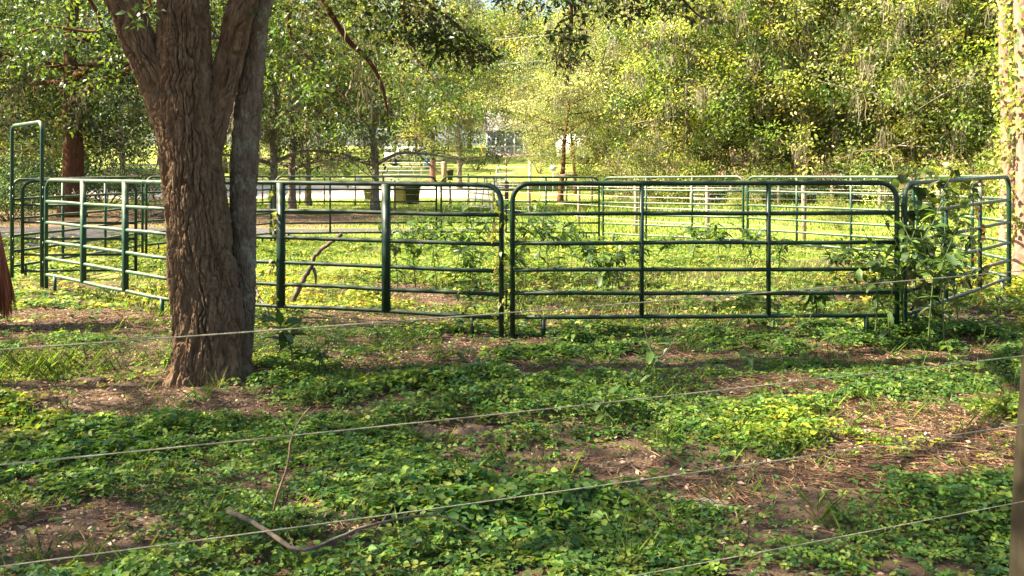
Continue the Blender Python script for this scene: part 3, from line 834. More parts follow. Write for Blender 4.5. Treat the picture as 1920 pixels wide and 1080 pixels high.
for k, (px, Y, t, s) in enumerate(fr):
    place(P_MIX if t == 'm' else P_MIX2, pxX(px, Y), Y, k * 1.7, s, FL[k], group="trees of the wood behind the wire fence")
fa = [(940, 104), (1000, 108), (-80, 60), (40, 75), (160, 62), (300, 85), (420, 75), (520, 95), (620, 110), (700, 92), (790, 118), (880, 122), (960, 112), (1040, 120), (1120, 95), (1210, 85), (1320, 80), (1430, 82), (1560, 75), (1700, 78), (1840, 72), (2000, 70)]
for k, (px, Y) in enumerate(fa):
    place(P_FAR, pxX(px, Y), Y, k * 2.3, .95 + .2 * ((k * 7) % 5) / 5, "tall tree of the far treeline behind the house and lawn" if 600 < px < 1100 else ("tall tree far beyond the wood fence, showing above the wood" if px > 1100 else "tall tree far beyond the massive oak and the drive"),
          group="far trees behind the house" if 600 < px < 1100 else ("far trees above the wood" if px > 1100 else "far trees beyond the drive"))
for k, (px, Y, rz, s) in enumerate([(1590, 45, 0, 1.0), (1715, 43, 2, 1.0)]):
    place(P_SLIM, pxX(px, Y), Y, rz, s, ["pale leaning bare-stemmed tree at the wood's edge behind the far pen panels", "pale slim trunk rising behind the top rail of the corner panel", "slim trunk just behind the stretch of wood fence past the brace rail", "slim trunk at the left post of the pale brace rail", "darker thicker slim tree behind the overgrown pen corner"][k], group="slender trees at the wood edge")
# woodland left of the drive
for k, (px, Y, p) in enumerate([(-60, 44, P_MIX), (30, 52, P_OAK), (90, 60, P_MIX), (230, 58, P_OAK), (-140, 36, P_OAK)]):
    place(p, pxX(px, Y), Y, k * 1.3 + .5, 1.0, "shady tree in the wood beyond the massive red-brown oak", group="trees beyond the gravel drive")
# oaks added outside the frame to shade the front ground and the drive
for k, (X, Y, s) in enumerate([(-9.6, 6.4, .8), (-7.0, 3.4, .74), (-17.8, 19.3, 1.0), (-23, 24, 1.0)]):
    place(P_OAKS, X, Y, k * 2 + 1, s, "unseen oak added left of the pen to cast shade", group="unseen oaks added for shade")
# shrubs
bs = [(1130, 56, 0, .9), (1190, 47, 1, 1.0), (1235, 45, 1, .75), (1285, 44, 0, .9), (1340, 46, 0, 1.1), (1400, 43.5, 2, .8), (1450, 44, 0, .9), (1505, 43, 2, .8), (1560, 43.5, 0, 1.0), (1620, 43, 2, .9), (1680, 41, 0, .9), (1740, 39, 2, .9),
      (1800, 37, 0, .9), (1870, 36, 0, 1.0), (1940, 34, 0, 1.0), (1160, 50, 1, .55), (1390, 37, 0, .38), (1205, 36, 0, .34), (1560, 33, 0, .34), (1570, 26, 0, .28)]
place(P_BUSHD, pxX(893, 78), 78, .5, .9, "round dark bush beside the screened porch")
place(P_BUSHP, pxX(1012, 74), 74, 1.5, .8, "silvery bush between the screened porch and the camper")
bl = ["yellow-green leafy bush at the foot of the wood", "silvery pale feathery bush beside the lawn", "dark green bush at the foot of the wood"]
bg = ["green bushes below the wood", "pale bushes by the lawn", "dark bushes below the wood"]
for k, (px, Y, t, s) in enumerate(bs):
    place((P_BUSH, P_BUSHP, P_BUSHD)[t], pxX(px, Y), Y, k * 1.1, s, bl[t], group=bg[t])
for k, (px, Y, s) in enumerate([(-20, 40, 1.2), (60, 42, 1.1), (110, 44, 1.2), (200, 46, 1.1), (255, 52, .9), (20, 31, .8), (-70, 30, 1.0)]):
    place(P_BUSHD, pxX(px, Y), Y, k * 1.9, s, "dark bush under the massive red-brown oak", group="dark bushes beyond the drive")

# pine at the right edge, wrapped in vine, and one behind it
def pine(px, Y, r, label, vine):
    X = pxX(px, Y); g = float(gz(X, Y))
    R = root("pine_tree", (X, Y, g), label, "tree")
    mb = MB()
    P = np.array([(X, Y, g - .1), (X + .03, Y, g + 2), (X - .02, Y, g + 4), (X - .1, Y, g + 8), (X - .1, Y, g + 13), (X, Y, g + 17)])
    bark_tube(mb, P, np.array([r * 1.25, r, r * .95, r * .8, r * .55, r * .1]), 90, 520, .055, .10, .014, 8)
    for k in range(10):
        a = k * 2.4; z = g + 9.5 + k * .7; L = 2.6 - .16 * k
        mb.tube(spline([(X, Y, z), (X + math.cos(a) * L * .5, Y + math.sin(a) * L * .5, z + .3), (X + math.cos(a) * L, Y + math.sin(a) * L, z + .9)], 6), np.linspace(.05, .012, 6), 5)
    mb.part("trunk", M_BARKP, R)
    lc = LC(); n = 120
    u = rdir(n); c = np.array((X, Y, g + 13.5)) + u * np.array((2.6, 2.6, 4))
    clumps_to_leaves(lc, c, .5, 40, .28, [(.05, .09, .03), (.08, .12, .035)], .3, aspect=.12)
    tag(link("crown", lc.mesh("crown", R.location), M_LEAF, R), kind="stuff")
    if vine:
        lv = LC(); n = 1500
        a = rng.uniform(0, 2 * np.pi, n); z = rng.uniform(.05, 5.5, n); rr = r * 1.05 + rng.uniform(.0, .16, n) * (1 + .6 * np.sin(z * 3 + a))
        C = np.stack([X + rr * np.cos(a), Y + rr * np.sin(a), g + z], -1); out = np.stack([np.cos(a), np.sin(a), 0 * a], -1)
        keep_ = fbm(a * 1.2, z * 1.1, 5, 3) > .44
        C, out = C[keep_], out[keep_]; n = len(C)
        L = rng.uniform(.06, .12, n)
        lv.add(*leaves(C, norm(out * .4 + rdir(n) * .6 + np.array((0, 0, -.4))), norm(out + rdir(n) * .6 + np.array((0, 0, .5))), L, L * .75, palette(n, LIME), "ovate"))
        tag(link("climbing_vine", lv.mesh("climbing_vine", R.location), M_LEAF, R), kind="stuff")
pine(1926, 13.2, .17, "pinkish scaly pine trunk wrapped in climbing vine behind the pen corner", True)
pine(1889, 19, .15, "slimmer ivy-clad pine standing behind the vine-wrapped pine", True)
# ---------------------------------------------------------------- ground cover
def sample_area(n, y0, y1, margin=1.05):
    """ground points, denser towards the front, over a wedge a little wider than the view"""
    Y = rng.uniform(y0, y1, n * 2); X = rng.uniform(-1, 1, n * 2) * (y1 * .62 * margin + .6)
    k = np.abs(X) < Y * .62 * margin + .6
    return X[k], Y[k]

COVER = [(.065, .14, .02), (.09, .17, .028), (.13, .20, .035), (.055, .125, .038), (.16, .21, .04), (.045, .11, .028)]
def cover_patch(name, n, y0, y1, leaf, hmax, kind, label, thr=1.0, cols=COVER):
    X, Y = sample_area(n, y0, y1)
    d = cover_density(X, Y)
    keep = rng.uniform(0, 1, len(X)) < d * thr
    keep &= np.hypot(X - OX, Y - OY) > .36
    X, Y, d = X[keep], Y[keep], d[keep]
    m = len(X)
    hh = hmax * (.25 + 1.2 * smooth(.35, .75, fbm(X * 1.6, Y * 1.6, 61, 3))) * (.35 + .65 * d)
    z = gz(X, Y) + .01 + hh * rng.uniform(.15, 1, m)
    # trifoliate groups
    lc = LC()
    sp = fbm(X * .7 + 9, Y * .7, 66, 2)
    size = leaf * (.40 + 1.3 * sp) * rng.uniform(.7, 1.3, m)
    tint = palette(m, cols, .2) * (.75 + .6 * fbm(X * .9, Y * .9 + 7, 68, 2))[:, None]
    yellow = smooth(.52, .66, fbm(X * .55 + 3, Y * .55, 69, 2))[:, None]
    tint = tint * (1 + yellow * np.array((.9, .45, 0)))
    a0 = rng.uniform(0, 2 * np.pi, m); C = np.stack([X, Y, z], -1)
    tilt = norm(rng.normal(0, .38, (m, 3)) + np.array((0, 0, 1)))
    for k in range(3):
        a = a0 + (0, 1.75, -1.75)[k] + rng.normal(0, .15, m)
        D = np.stack([np.cos(a), np.sin(a), rng.uniform(-.35, .35, m)], -1)
        s = size * (1.1 if k == 0 else .9)
        lc.add(*leaves(C + D * size[:, None] * .15, D, tilt + rng.normal(0, .25, (m, 3)), s, s * .72, tint * rng.uniform(.85, 1.15, (m, 1)), kind, .15))
    o = link(name, lc.mesh(name), M_COVER)
    return tag(o, label, "ground cover", kind="stuff")
cover_patch("ground_cover", 25000, 3.3, 6.0, .031, .10, "heart", "low green trifoliate vines carpeting the shady ground under the ropes")
cover_patch("ground_cover", 33000, 6.0, 9.2, .037, .10, "ovate", "low green vines carpeting the ground between big oak and pen", 1.0)
cover_patch("ground_cover", 52000, 9.0, 22, .058, .10, "diamond", "bright low weeds carpeting the floor of the round pen", 1.0, COVER + LIME[:2] * 2)

# grass tufts
def blades(n, X, Y, h, w, cols, lean=.45):
    a = rng.uniform(0, 2 * np.pi, len(X)); C = np.stack([X, Y, gz(X, Y) - .01], -1)
    D = norm(np.stack([np.cos(a) * lean, np.sin(a) * lean, np.ones(len(X))], -1) + rng.normal(0, .2, (len(X), 3)))
    L = h * rng.uniform(.5, 1.4, len(X))
    return leaves(C, D, norm(np.stack([np.cos(a), np.sin(a), .2 + 0 * a], -1) * -1), L, np.full(len(X), w), palette(len(X), cols, .2), "diamond", .5)
GC = [(.14, .21, .025), (.20, .28, .04), (.27, .32, .07), (.11, .18, .03)]
lc = LC()
n = 90000; Y = 20 + 32 * rng.uniform(0, 1, n) ** .8; X = rng.uniform(-.62, .62, n) * Y
ok = ~inside_poly(X, Y, J) & ~inside_poly(X, Y, DRIVE) & ~((np.abs(Y - 35) < 7) & (X < -4) & (rng.uniform(0, 1, n) < .85))
ok &= fbm(X * .5, Y * .5, 83, 3) > .33
X, Y = X[ok], Y[ok]
lc.add(*blades(0, X, Y, .11, .028, GC))
n = 42000; Y = rng.uniform(9.5, 21, n); X = rng.uniform(-8, 7.5, n); ok = inside_poly(X, Y, J) & (fbm(X * .8, Y * .8, 84, 3) > .42)
lc.add(*blades(0, X[ok], Y[ok], .10, .014, GC))
# taller unmown grass towards the wood on the right
n = 16000; Y = 34 + 12 * rng.uniform(0, 1, n); X = rng.uniform(.06, .62, n) * Y
lc.add(*blades(0, X, Y, .32, .05, GC + [(.26, .30, .08)]))
tag(link("lawn_grass", lc.mesh("lawn_grass"), M_GRASS), "short sunlit yellow-green lawn grass behind the round pen", "grass", kind="stuff")
lc = LC()
GN = [(.08, .15, .025), (.12, .19, .035), (.16, .21, .05)]
n = 1800; Y = rng.uniform(3.6, 12, n); X = rng.uniform(-.6, .6, n) * Y
for _ in range(5):
    ok = fbm(X * 1.7, Y * 1.7, 87, 2) > .56
    lc.add(*blades(0, X[ok] + rng.normal(0, .025, ok.sum()), Y[ok] + rng.normal(0, .025, ok.sum()), .15, .0055, GN, .6))
tx, ty = gp(60, 700)
k_ = 420; lc.add(*blades(0, tx + rng.normal(0, .42, k_), ty + rng.normal(0, .22, k_), .22, .008, GN, .7))
tag(link("grass_tufts", lc.mesh("grass_tufts"), M_GRASS), "thin bright grass blades sprouting among the vines and bare soil", "grass", kind="stuff")

# litter: pine straw, dead leaves and wood chips
lc = LC()
DC = [(.22, .14, .09), (.16, .10, .06), (.28, .20, .14), (.11, .065, .04), (.32, .25, .19)]
n = 95000
X, Y = sample_area(n, 3.4, 13)
b = bare_mask(X, Y); ok = rng.uniform(0, 1, len(X)) < (.18 + .55 * b)
X, Y = X[ok], Y[ok]; m = len(X); a = rng.uniform(0, 2 * np.pi, m)
C = np.stack([X, Y, gz(X, Y) + rng.uniform(.003, .02, m)], -1); L = rng.uniform(.012, .04, m)
lc.add(*leaves(C, np.stack([np.cos(a), np.sin(a), rng.normal(0, .3, m)], -1), norm(rng.normal(0, .45, (m, 3)) + np.array((0, 0, 1))), L, L * .55, palette(m, DC, .25), "diamond"))
tag(link("leaf_litter", lc.mesh("leaf_litter"), M_DRY), "brown dead leaves and chips scattered over the bare soil", "leaf litter", kind="stuff")
lc = LC()
n = 44000
X, Y = sample_area(n, 3.4, 11)
b = bare_mask(X, Y); rightish = smooth(-.2, .9, X / Y * 2.2)
ok = rng.uniform(0, 1, len(X)) < b * (.15 + .85 * rightish) + .02
X, Y = X[ok], Y[ok]; m = len(X); a = rng.uniform(0, 2 * np.pi, m) * .5 + fbm(X, Y, 5) * 6; L = rng.uniform(.10, .24, m)
C = np.stack([X, Y, gz(X, Y) + rng.uniform(.006, .035, m)], -1)
lc.add(*leaves(C, np.stack([np.cos(a), np.sin(a), rng.normal(.02, .10, m)], -1), norm(rng.normal(0, .3, (m, 3)) + np.array((0, 0, 1))), L, np.full(m, .0055), palette(m, [(.24, .14, .08), (.17, .095, .055), (.31, .20, .125)], .25), "diamond", .3))
tag(link("pine_straw", lc.mesh("pine_straw"), M_DRY), "reddish pine needles strewn over the bare ground", "pine straw", kind="stuff")
# soil clods
def clod(px, py, r, label, m_=None, flat=.45):
    X, Y = gp(px, py); seg, rows = 22, 12
    V = []
    for i in range(rows):
        t = i / (rows - 1) * math.pi / 2
        for j in range(seg):
            p = j / seg * 2 * math.pi; rr = r * math.cos(t) * (1 + .5 * (float(fbm(math.cos(p) * 2 + px, math.sin(p) * 2 + py, 4)) - .5))
            xx, yy = X + rr * math.cos(p), Y + rr * math.sin(p) * .8
            V.append((xx, yy, float(gz(X, Y)) - .03 + r * flat * math.sin(t) * (1 + 1.1 * (float(fbm(xx * 16, yy * 16, 6)) - .5))))
    i, j = np.meshgrid(np.arange(rows - 1), np.arange(seg), indexing='ij')
    a = i * seg + j; b = i * seg + (j + 1) % seg
    o = link("soil_mound" if m_ is None else "sand_mound", new_mesh("soil_mound", np.array(V) - np.array((X, Y, float(gz(X, Y)))), np.stack([a, b, b + seg, a + seg], -1).reshape(-1, 4), None, True), m_ or M_SOILC, None, (X, Y, float(gz(X, Y))))
    tag(o, label, "mound")
clod(1320, 945, .17, "pale low ant mound of loose sand among pine straw", M_SAND, .2)
clod(800, 815, .17, "crumbly dark soil mound behind the dead twig sapling")
clod(890, 812, .15, "crumbly soil mound beside another, above the vine carpet")
clod(640, 965, .13, "small crumbly soil mound by the fallen branch")
clod(830, 858, .10, "round tuft of dug-up soil in the vine carpet")
clod(165, 715, .16, "dark clod heap beside the grass tuft left of the oak")

# ---------------------------------------------------------------- weeds with their own leaves
def leaf_mesh(name, L, W, cols, droop=.3):
    V, F, T = leaves(np.zeros((1, 3)), np.array([(1., 0, .15)]), np.array([(0, 0, 1.)]), L, W, palette(1, cols, .1), "lance", droop)
    return new_mesh(name, V, F, {"tint": T})
LM = [leaf_mesh("weed_leaf", .20, .062, [c]) for c in ((.07, .15, .03), (.10, .19, .035), (.14, .22, .045), (.08, .15, .05))]
def weed(X, Y, h, label, nbr=3, nleaf=22, size=1.0, spread=.5, group=None, stem=None, z=None, seed=0):
    """stemmed broad-leaf weed, every leaf an object of its own"""
    global rng
    keep = rng; rng = np.random.default_rng(seed + 500)
    g = float(gz(X, Y)) if z is None else z
    R = root("weed_plant", (X, Y, g), label, "weed", group)
    axes = []
    base = np.zeros(3)
    topm = np.array((rng.normal(0, .05), rng.normal(0, .05), h * (.55 if nbr > 1 else 1)))
    mb = MB(); P = spline([base - (0, 0, .03), topm * .5 + rng.normal(0, .015, 3), topm], 8)
    mb.tube(P, np.linspace(.010, .006, 8) * size, 6); axes.append(P)
    if nbr > 1:
        for k in range(nbr):
            a = k * 2 * math.pi / nbr + rng.uniform(-.4, .4); e = topm + np.array((math.cos(a) * spread * h * .5, math.sin(a) * spread * h * .5, h * rng.uniform(.3, .5)))
            q = spline([topm, (topm + e) / 2 + np.array((0, 0, -.04)), e], 7); mb.tube(q, np.linspace(.006, .003, 7) * size, 5); axes.append(q)
    link("stem", mb.mesh("stem"), stem or M_STEM, R)
    for k in range(nleaf):
        q = axes[k % len(axes)] if len(axes) > 1 else axes[0]
        t = rng.uniform(.2 if len(axes) == 1 or k % len(axes) else .3, 1); p = q[min(int(t * (len(q) - 1)), len(q) - 1)]
        o = link("leaf", LM[rng.integers(0, 4)], M_LEAF, R, p)
        o.rotation_euler = (rng.normal(0, .35), rng.normal(.15, .4), k * 2.4 + rng.uniform(-.4, .4)); s = size * rng.uniform(.55, 1.15)
        o.scale = (s, s * rng.uniform(.85, 1.3), s)
    rng = keep
    return R
X, Y = gp(556, 712); weed(X, Y, .58, "broad-leaved weed with reddish stems just beside the big oak trunk", 2, 26, 1.05, .35, stem=M_STEMB, seed=1)
X, Y = gp(600, 705); weed(X, Y, .30, "short bushy weed beside the red-stemmed weed at the oak", 3, 20, .7, .6, seed=2)
X, Y = gp(1222, 735); weed(X, Y, .48, "lone pale branching weed with drooping leaves in front of the pen", 3, 16, .75, .7, seed=3)
X, Y = gp(1130, 800); weed(X, Y, .25, "dark low weed with star-like leaves among the front vines", 4, 24, .7, .9, seed=4)
X, Y = gp(1175, 790); weed(X, Y, .2, "dark low leafy weed beside the star-leaved weed", 4, 20, .6, .9, seed=14)
cw = [(1640, 640, .95), (1672, 650, 1.1), (1700, 640, 1.35), (1740, 655, 1.2), (1770, 650, 1.0), (1800, 635, 1.05), (1720, 620, 1.7), (1765, 610, 1.45), (1660, 615, .8)]
for k, (px, py, h) in enumerate(cw):
    X, Y = gp(px, py); weed(X, Y, h, "tall leafy weed of the thicket around the front pen corner", 5, 48, .85, .5, "weeds of the pen corner thicket", seed=20 + k)
pw = [(765, 520, .8), (805, 515, .75), (870, 515, .8), (1030, 510, .85), (1070, 515, .7), (970, 505, .9), (1110, 520, .55), (1200, 520, .5), (1250, 505, .5), (745, 545, .8), (780, 540, .7), (820, 535, .9), (850, 545, .75), (880, 560, .6), (900, 530, 1.0), (985, 540, 1.05), (1010, 530, .95), (1050, 535, .8), (1090, 545, .7), (1130, 560, .5), (1160, 545, .55), (960, 560, .7),
      (1350, 500, .6), (1300, 495, .55), (1410, 500, .55), (1460, 520, .5), (1560, 560, .55), (1600, 570, .6), (1530, 600, .35)]
for k, (px, py, h) in enumerate(pw):
    X, Y = gp(px, py); weed(X, Y, h * 1.25, "knee-high sunlit weed growing inside the round pen", 5, 58, 1.0, .6, "weeds inside the round pen", seed=60 + k)
sw = [(1230, 625, .22), (1440, 625, .2), (1500, 640, .25), (1090, 650, .2), (870, 680, .16), (1330, 640, .18), (1560, 660, .2), (1850, 650, .3), (1880, 600, .35), (700, 640, .2), (130, 600, .2), (300, 700, .2), (1780, 700, .25), (1400, 700, .2)]
for k, (px, py, h) in enumerate(sw):
    X, Y = gp(px, py); weed(X, Y, h, "short leafy weed in the ground cover before the pen panels", 3, 16, .6, .8, "short weeds before the pen", seed=100 + k)

def vine(p0, p1, n, label, cols, r=.05, leaf=.07, nl=60):
    """vine climbing from p0 to p1"""
    R = root("climbing_vine", tuple(p0), label, "vine")
    t = np.linspace(0, 1, 40)[:, None]; C = p0 * (1 - t) + p1 * t
    C = C + np.stack([np.cos(t[:, 0] * 22) * r, np.sin(t[:, 0] * 22) * r, 0 * t[:, 0]], -1) + rng.normal(0, .006, C.shape)
    MB().tube(C, .0035, 5).part("stem", M_STEM, R)
    k = rng.integers(0, 40, nl); B = C[k] + rng.normal(0, .02, (nl, 3)); lc = LC(); L = leaf * rng.uniform(.6, 1.3, nl)
    D = norm(rng.normal(0, 1, (nl, 3)) + np.array((0, 0, -.6)))
    lc.add(*leaves(B, D, norm(rdir(nl) + np.array((0, -.6, .7))), L, L * .7, palette(nl, cols, .25), "ovate"))
    tag(link("foliage", lc.mesh("foliage", R.location), M_LEAF, R), kind="stuff")
YEL = LIME + [(.30, .24, .03), (.22, .22, .03)]
vine(np.array((-.12, 8.80, .05)), np.array((-.14, 8.80, 1.42)), 0, "yellowing vine climbing the rounded end of the left front panel", YEL, .05, .06, 170)
vine(np.array((.02, 8.83, .05)), np.array((.06, 8.85, 1.0)), 0, "green vine climbing the gap between the two front panels", LIME, .07, .06, 120)
a_, b_ = inset(J[11], J[0], .055); c_ = a_ * .665 + b_ * .335
vine(np.array((c_[0] - .05, c_[1] + .06, .05)), np.array((c_[0] - .05, c_[1] + .05, 1.45)), 0, "yellow-green vine twining up a wide flat upright beside the oak", YEL, .05, .06, 110)
vine(np.array((J[1][0] + .25, J[1][1] + .25, .05)), np.array((J[1][0] + .2, J[1][1] + .15, 1.6)), 0, "dense vine tangled up the front corner post of the pen", LIME + OAK, .14, .12, 220)
d_ = (J[2] - J[1]); q_ = J[1] + d_ * .66
vine(np.array((q_[0], q_[1], .1)), np.array((q_[0], q_[1], 1.62)), 0, "brown withered vine on the lichen grey panel", [(.30, .17, .07), (.24, .15, .06), (.12, .15, .03)], .05, .07, 90)
for k_, t_ in enumerate((.25, .45)):
    q_ = J[1] + d_ * t_
    vine(np.array((q_[0], q_[1], .1)), np.array((q_[0] + .05, q_[1] + .02, 1.66)), 0, ("leafy green vine climbing the lichen grey panel next to the pen corner", "leafy green vine on the lichen grey panel's first upright")[k_], LIME + OAK, .12, .10, 150)
c_ = a_ * .08 + b_ * .92
vine(np.array((c_[0] - .05, c_[1], .02)), np.array((c_[0] - .02, c_[1], .62)), 0, "dark leafy sprig round the short foot of the left front panel", OAK + LIME[:1], .07, .06, 70)

# ---------------------------------------------------------------- dead wood
def branch(name, pts, r0, r1, label, subs=(), m_=None, n=30):
    P = spline(np.array(pts, float), n); P[:, :] += rng.normal(0, r0 * .12, P.shape)
    R = root(name, tuple(P[0]), label, "branch")
    mb = MB(); mb.tube(P, np.linspace(r0, r1, n) * (1 + rng.normal(0, .06, n)), 9); mb.part("limb", m_ or M_DEAD, R)
    for s in subs:
        q = spline(np.array(s, float), 9); mb = MB(); mb.tube(q, np.linspace(r1 * 1.1, r1 * .4, 9), 5); mb.part("twig", m_ or M_DEAD, R)
    return R
def G(px, py, h=.03): X, Y = gp(px, py); return (X, Y, float(gz(X, Y)) + h)
def up(b, dx, dz, dy=0): return (b[0] + dx, b[1] + dy, b[2] + dz)
p0 = G(428, 1012, .12)
branch("fallen_branch", [p0, G(470, 1038, .14), G(515, 1075, .15), G(555, 1100, .14), G(600, 1092, .14), G(670, 1068, .16), G(750, 1052, .17), G(830, 1048, .17), G(905, 1060, .10)], .0115, .003,
       "grey crooked fallen branch lying on the vine carpet",
       [[G(640, 1055, .06), up(G(680, 1010, .1), 0, .08), up(G(720, 985, .1), .02, .16)], [G(700, 1035, .08), up(G(760, 1000, .1), 0, .06), up(G(850, 985, .1), .04, .09)], [G(470, 1018, .07), up(G(450, 1040, .05), -.02, -.04)], [G(560, 1074, .05), up(G(530, 1040, .05), 0, .1)], [G(760, 1025, .09), up(G(765, 1060, .04), 0, -.04)]])
b = G(505, 978, 0)
branch("dead_sapling", [up(b, 0, -.03), up(b, .04, .12), up(b, .085, .25), up(b, .10, .36), up(b, .13, .44), up(b, .19, .52)], .007, .003, "thin bare dead sapling rising from the vine carpet",
       [[up(b, .10, .36), up(b, .07, .44), up(b, .05, .48)], [up(b, .13, .44), up(b, .17, .47), up(b, .24, .53)], [up(b, .09, .28), up(b, .15, .30), up(b, .22, .34)], [up(b, .02, .05), up(b, -.06, .14), up(b, -.1, .24)], [up(b, 0, .02), up(b, .08, .05), up(b, .2, .12)]], M_STEMB)
q0 = at(546, 566, 11.2); q0[2] = float(gz(q0[0], q0[1])) - .02
branch("leaning_dead_branch", [q0, at(566, 530, 11.2), at(583, 500, 11.2), at(592, 478, 11.2), at(618, 456, 11.1), at(640, 440, 11.0)], .034, .022, "thick dead branch leaning up inside the pen behind flat uprights",
       [[at(588, 502, 11.2), at(592, 518, 11.2), at(592, 536, 11.2)]])
branch("fallen_stick", [G(476, 560, .25), G(484, 585, .18), G(505, 600, .05)], .02, .012, "short dark stick beside the oak's lichened stem")
# brush pile
R = root("brush_pile", (pxX(292, 30), 30, float(gz(pxX(292, 30), 30))), "grey tangled heap of cut twigs beyond the pen panels", "brush pile")
mb = MB()
for k in range(260):
    c = np.array((R.location.x, 30, R.location.z)) + np.array((rng.normal(0, .62), rng.normal(0, .5), abs(rng.normal(0, .42))))
    d = rdir(1)[0] * np.array((1, 1, .45)) * rng.uniform(.3, .8)
    mb.tube(spline([c - d, c + rng.normal(0, .1, 3), c + d], 5), np.linspace(.014, .005, 5) * rng.uniform(.5, 1.3), 4, False)
V = np.vstack(mb.V); V[:, 2] = np.maximum(V[:, 2], R.location.z + .005); mb.V = [V]
mb.F4 = [np.vstack(mb.F4)]
tag(link("twig", mb.mesh("twig", R.location), M_DEAD, R), kind="stuff")

# ---------------------------------------------------------------- electric rope fence in front
def fpost(X, Y, lean, label, zs, r=.05):
    g = float(gz(X, Y)); R = root("fence_post", (X, Y, g), label, "fence post", "posts of the rope fence")
    h = 1.42
    MB().tube(spline([(X - lean * .3, Y, g - .3), (X, Y, g + .4), (X + lean, Y, g + h - .02), (X + lean, Y, g + h)], 14), np.array([r] * 13 + [r * .8]), 20).part("shaft", M_POST, R)
    for zz in zs:
        xx = X + lean * (zz - g) / h
        m = MB(); m.tube([(xx - .02, Y - r - .0, zz), (xx - .035, Y - r - .03, zz)], .012, 10); m.tube([(xx - .05, Y - r - .035, zz), (xx - .035, Y - r - .035, zz), (xx - .02, Y - r - .035, zz)], [.016, .02, .016], 12)
        m.part("insulator", M_YELLOW, R)
ZR = [1.256, .947, .697, .417]; ZL = [1.21, .947, .715, .43]
PR = np.array((1.845, 3.31)); PL = np.array((-1.172, 2.07)); DIR = PR - PL; PLL = PL - DIR * .35
fpost(1.926, 3.38, .075, "round weathered wooden post carrying the ropes beside the pine straw", ZR)
fpost(PLL[0] - .02, PLL[1] + .05, -.02, "round wooden post of the rope fence at the grass tuft side", [zl - .35 * (zr - zl) for zl, zr in zip(ZL, ZR)])
for k, nm in enumerate(("top pale rope of the fence, crossing the oak trunk", "second pale rope of the fence, below the one crossing the oak", "third pale rope of the fence, crossing the pine straw", "lowest pale rope of the fence, just over the vine carpet")):
    zl = ZL[k] - .35 * (ZR[k] - ZL[k]); t = np.linspace(0, 1, 60)[:, None]
    P = np.concatenate([PLL * (1 - t) + np.array((1.926 + .075 * ZR[k] / 1.42 - .04, 3.295)) * t, zl * (1 - t) + ZR[k] * t], 1)
    P[:, 2] += -.012 * np.sin(np.pi * t[:, 0])
    o = link("fence_rope", MB().tube(P, .0017, 8).mesh("fence_rope", P[0]), M_ROPE, None, P[0]); tag(o, nm, "rope", "ropes of the front fence")

# ---------------------------------------------------------------- wire fence behind the pen
wp = [(1507, 21.5, .055), (1326, 22.2, .05), (1192, 24.2, .05), (1085, 27, .05), (992, 30.5, .055), (924, 33.5, .05), (844, 37, .05), (740, 42, .05), (666, 46, .04), (608, 47.5, .035), (562, 47, .04), (492, 47, .04)]
pts = []
for k, (px, Y, r) in enumerate(wp):
    X = pxX(px, Y); g = float(gz(X, Y)); h = 1.32 if k < 8 else 1.6
    o = link("wire_fence_post", MB().tube([(0, 0, -.2), (.01, 0, h * .5), (.015 * math.sin(k * 3), 0, h - .02), (.015 * math.sin(k * 3), 0, h)], [r, r, r, r * .7], 10).mesh("wire_fence_post"), M_WOOD if k < 8 else M_RUST, None, (X, Y, g))
    tag(o, "grey wooden fence post standing behind the round pen" if k < 8 else "thin rusty fence post before the sandy road", "fence post", "wooden posts behind the pen" if k < 8 else "rusty posts before the road")
    pts.append((X, Y, g))
pts = np.array(pts)
for k, zz in enumerate((.35, .7, .98, 1.24)):
    q = pts + np.array((0, -.06, zz)); o = link("fence_wire", MB().tube(q, .005, 5).mesh("fence_wire", q[0]), M_GALV, None, q[0])
    tag(o, ("lowest", "second lowest", "second highest", "highest")[k] + " wire strand on the posts behind the pen", "wire")
fp = [(1297, 41), (1370, 41), (1460, 42), (1560, 41.5), (1650, 39.5), (1760, 36)]
pts = []
for k, (px, Y) in enumerate(fp):
    X = pxX(px, Y); g = float(gz(X, Y))
    o = link("wood_edge_post", MB().tube([(0, 0, -.2), (0, 0, .6), (.02, 0, 1.28), (.02, 0, 1.3)], [.085, .085, .08, .06], 10).mesh("wood_edge_post"), M_WOOD, None, (X, Y, g))
    tag(o, "stout wooden post of the fence along the wood", "fence post", "posts along the wood"); pts.append((X, Y, g))
pts = np.array(pts)
o = link("brace_rail", MB().tube([pts[0] + (0, 0, 1.12), pts[1] + (0, 0, 1.12)], .05, 10).mesh("brace_rail", pts[0]), M_WHITEPIPE, None, pts[0]); tag(o, "pale brace rail between two posts of the fence along the wood", "rail")
for k, zz in enumerate((.2, .45, .7, .92, 1.1, 1.25)):
    q = pts + np.array((0, -.1, zz)); o = link("woven_wire", MB().tube(q, .007, 5).mesh("woven_wire", q[0]), M_GALV, None, q[0])
    tag(o, "pale wire strand of the fence along the wood", "wire", "wires along the wood")
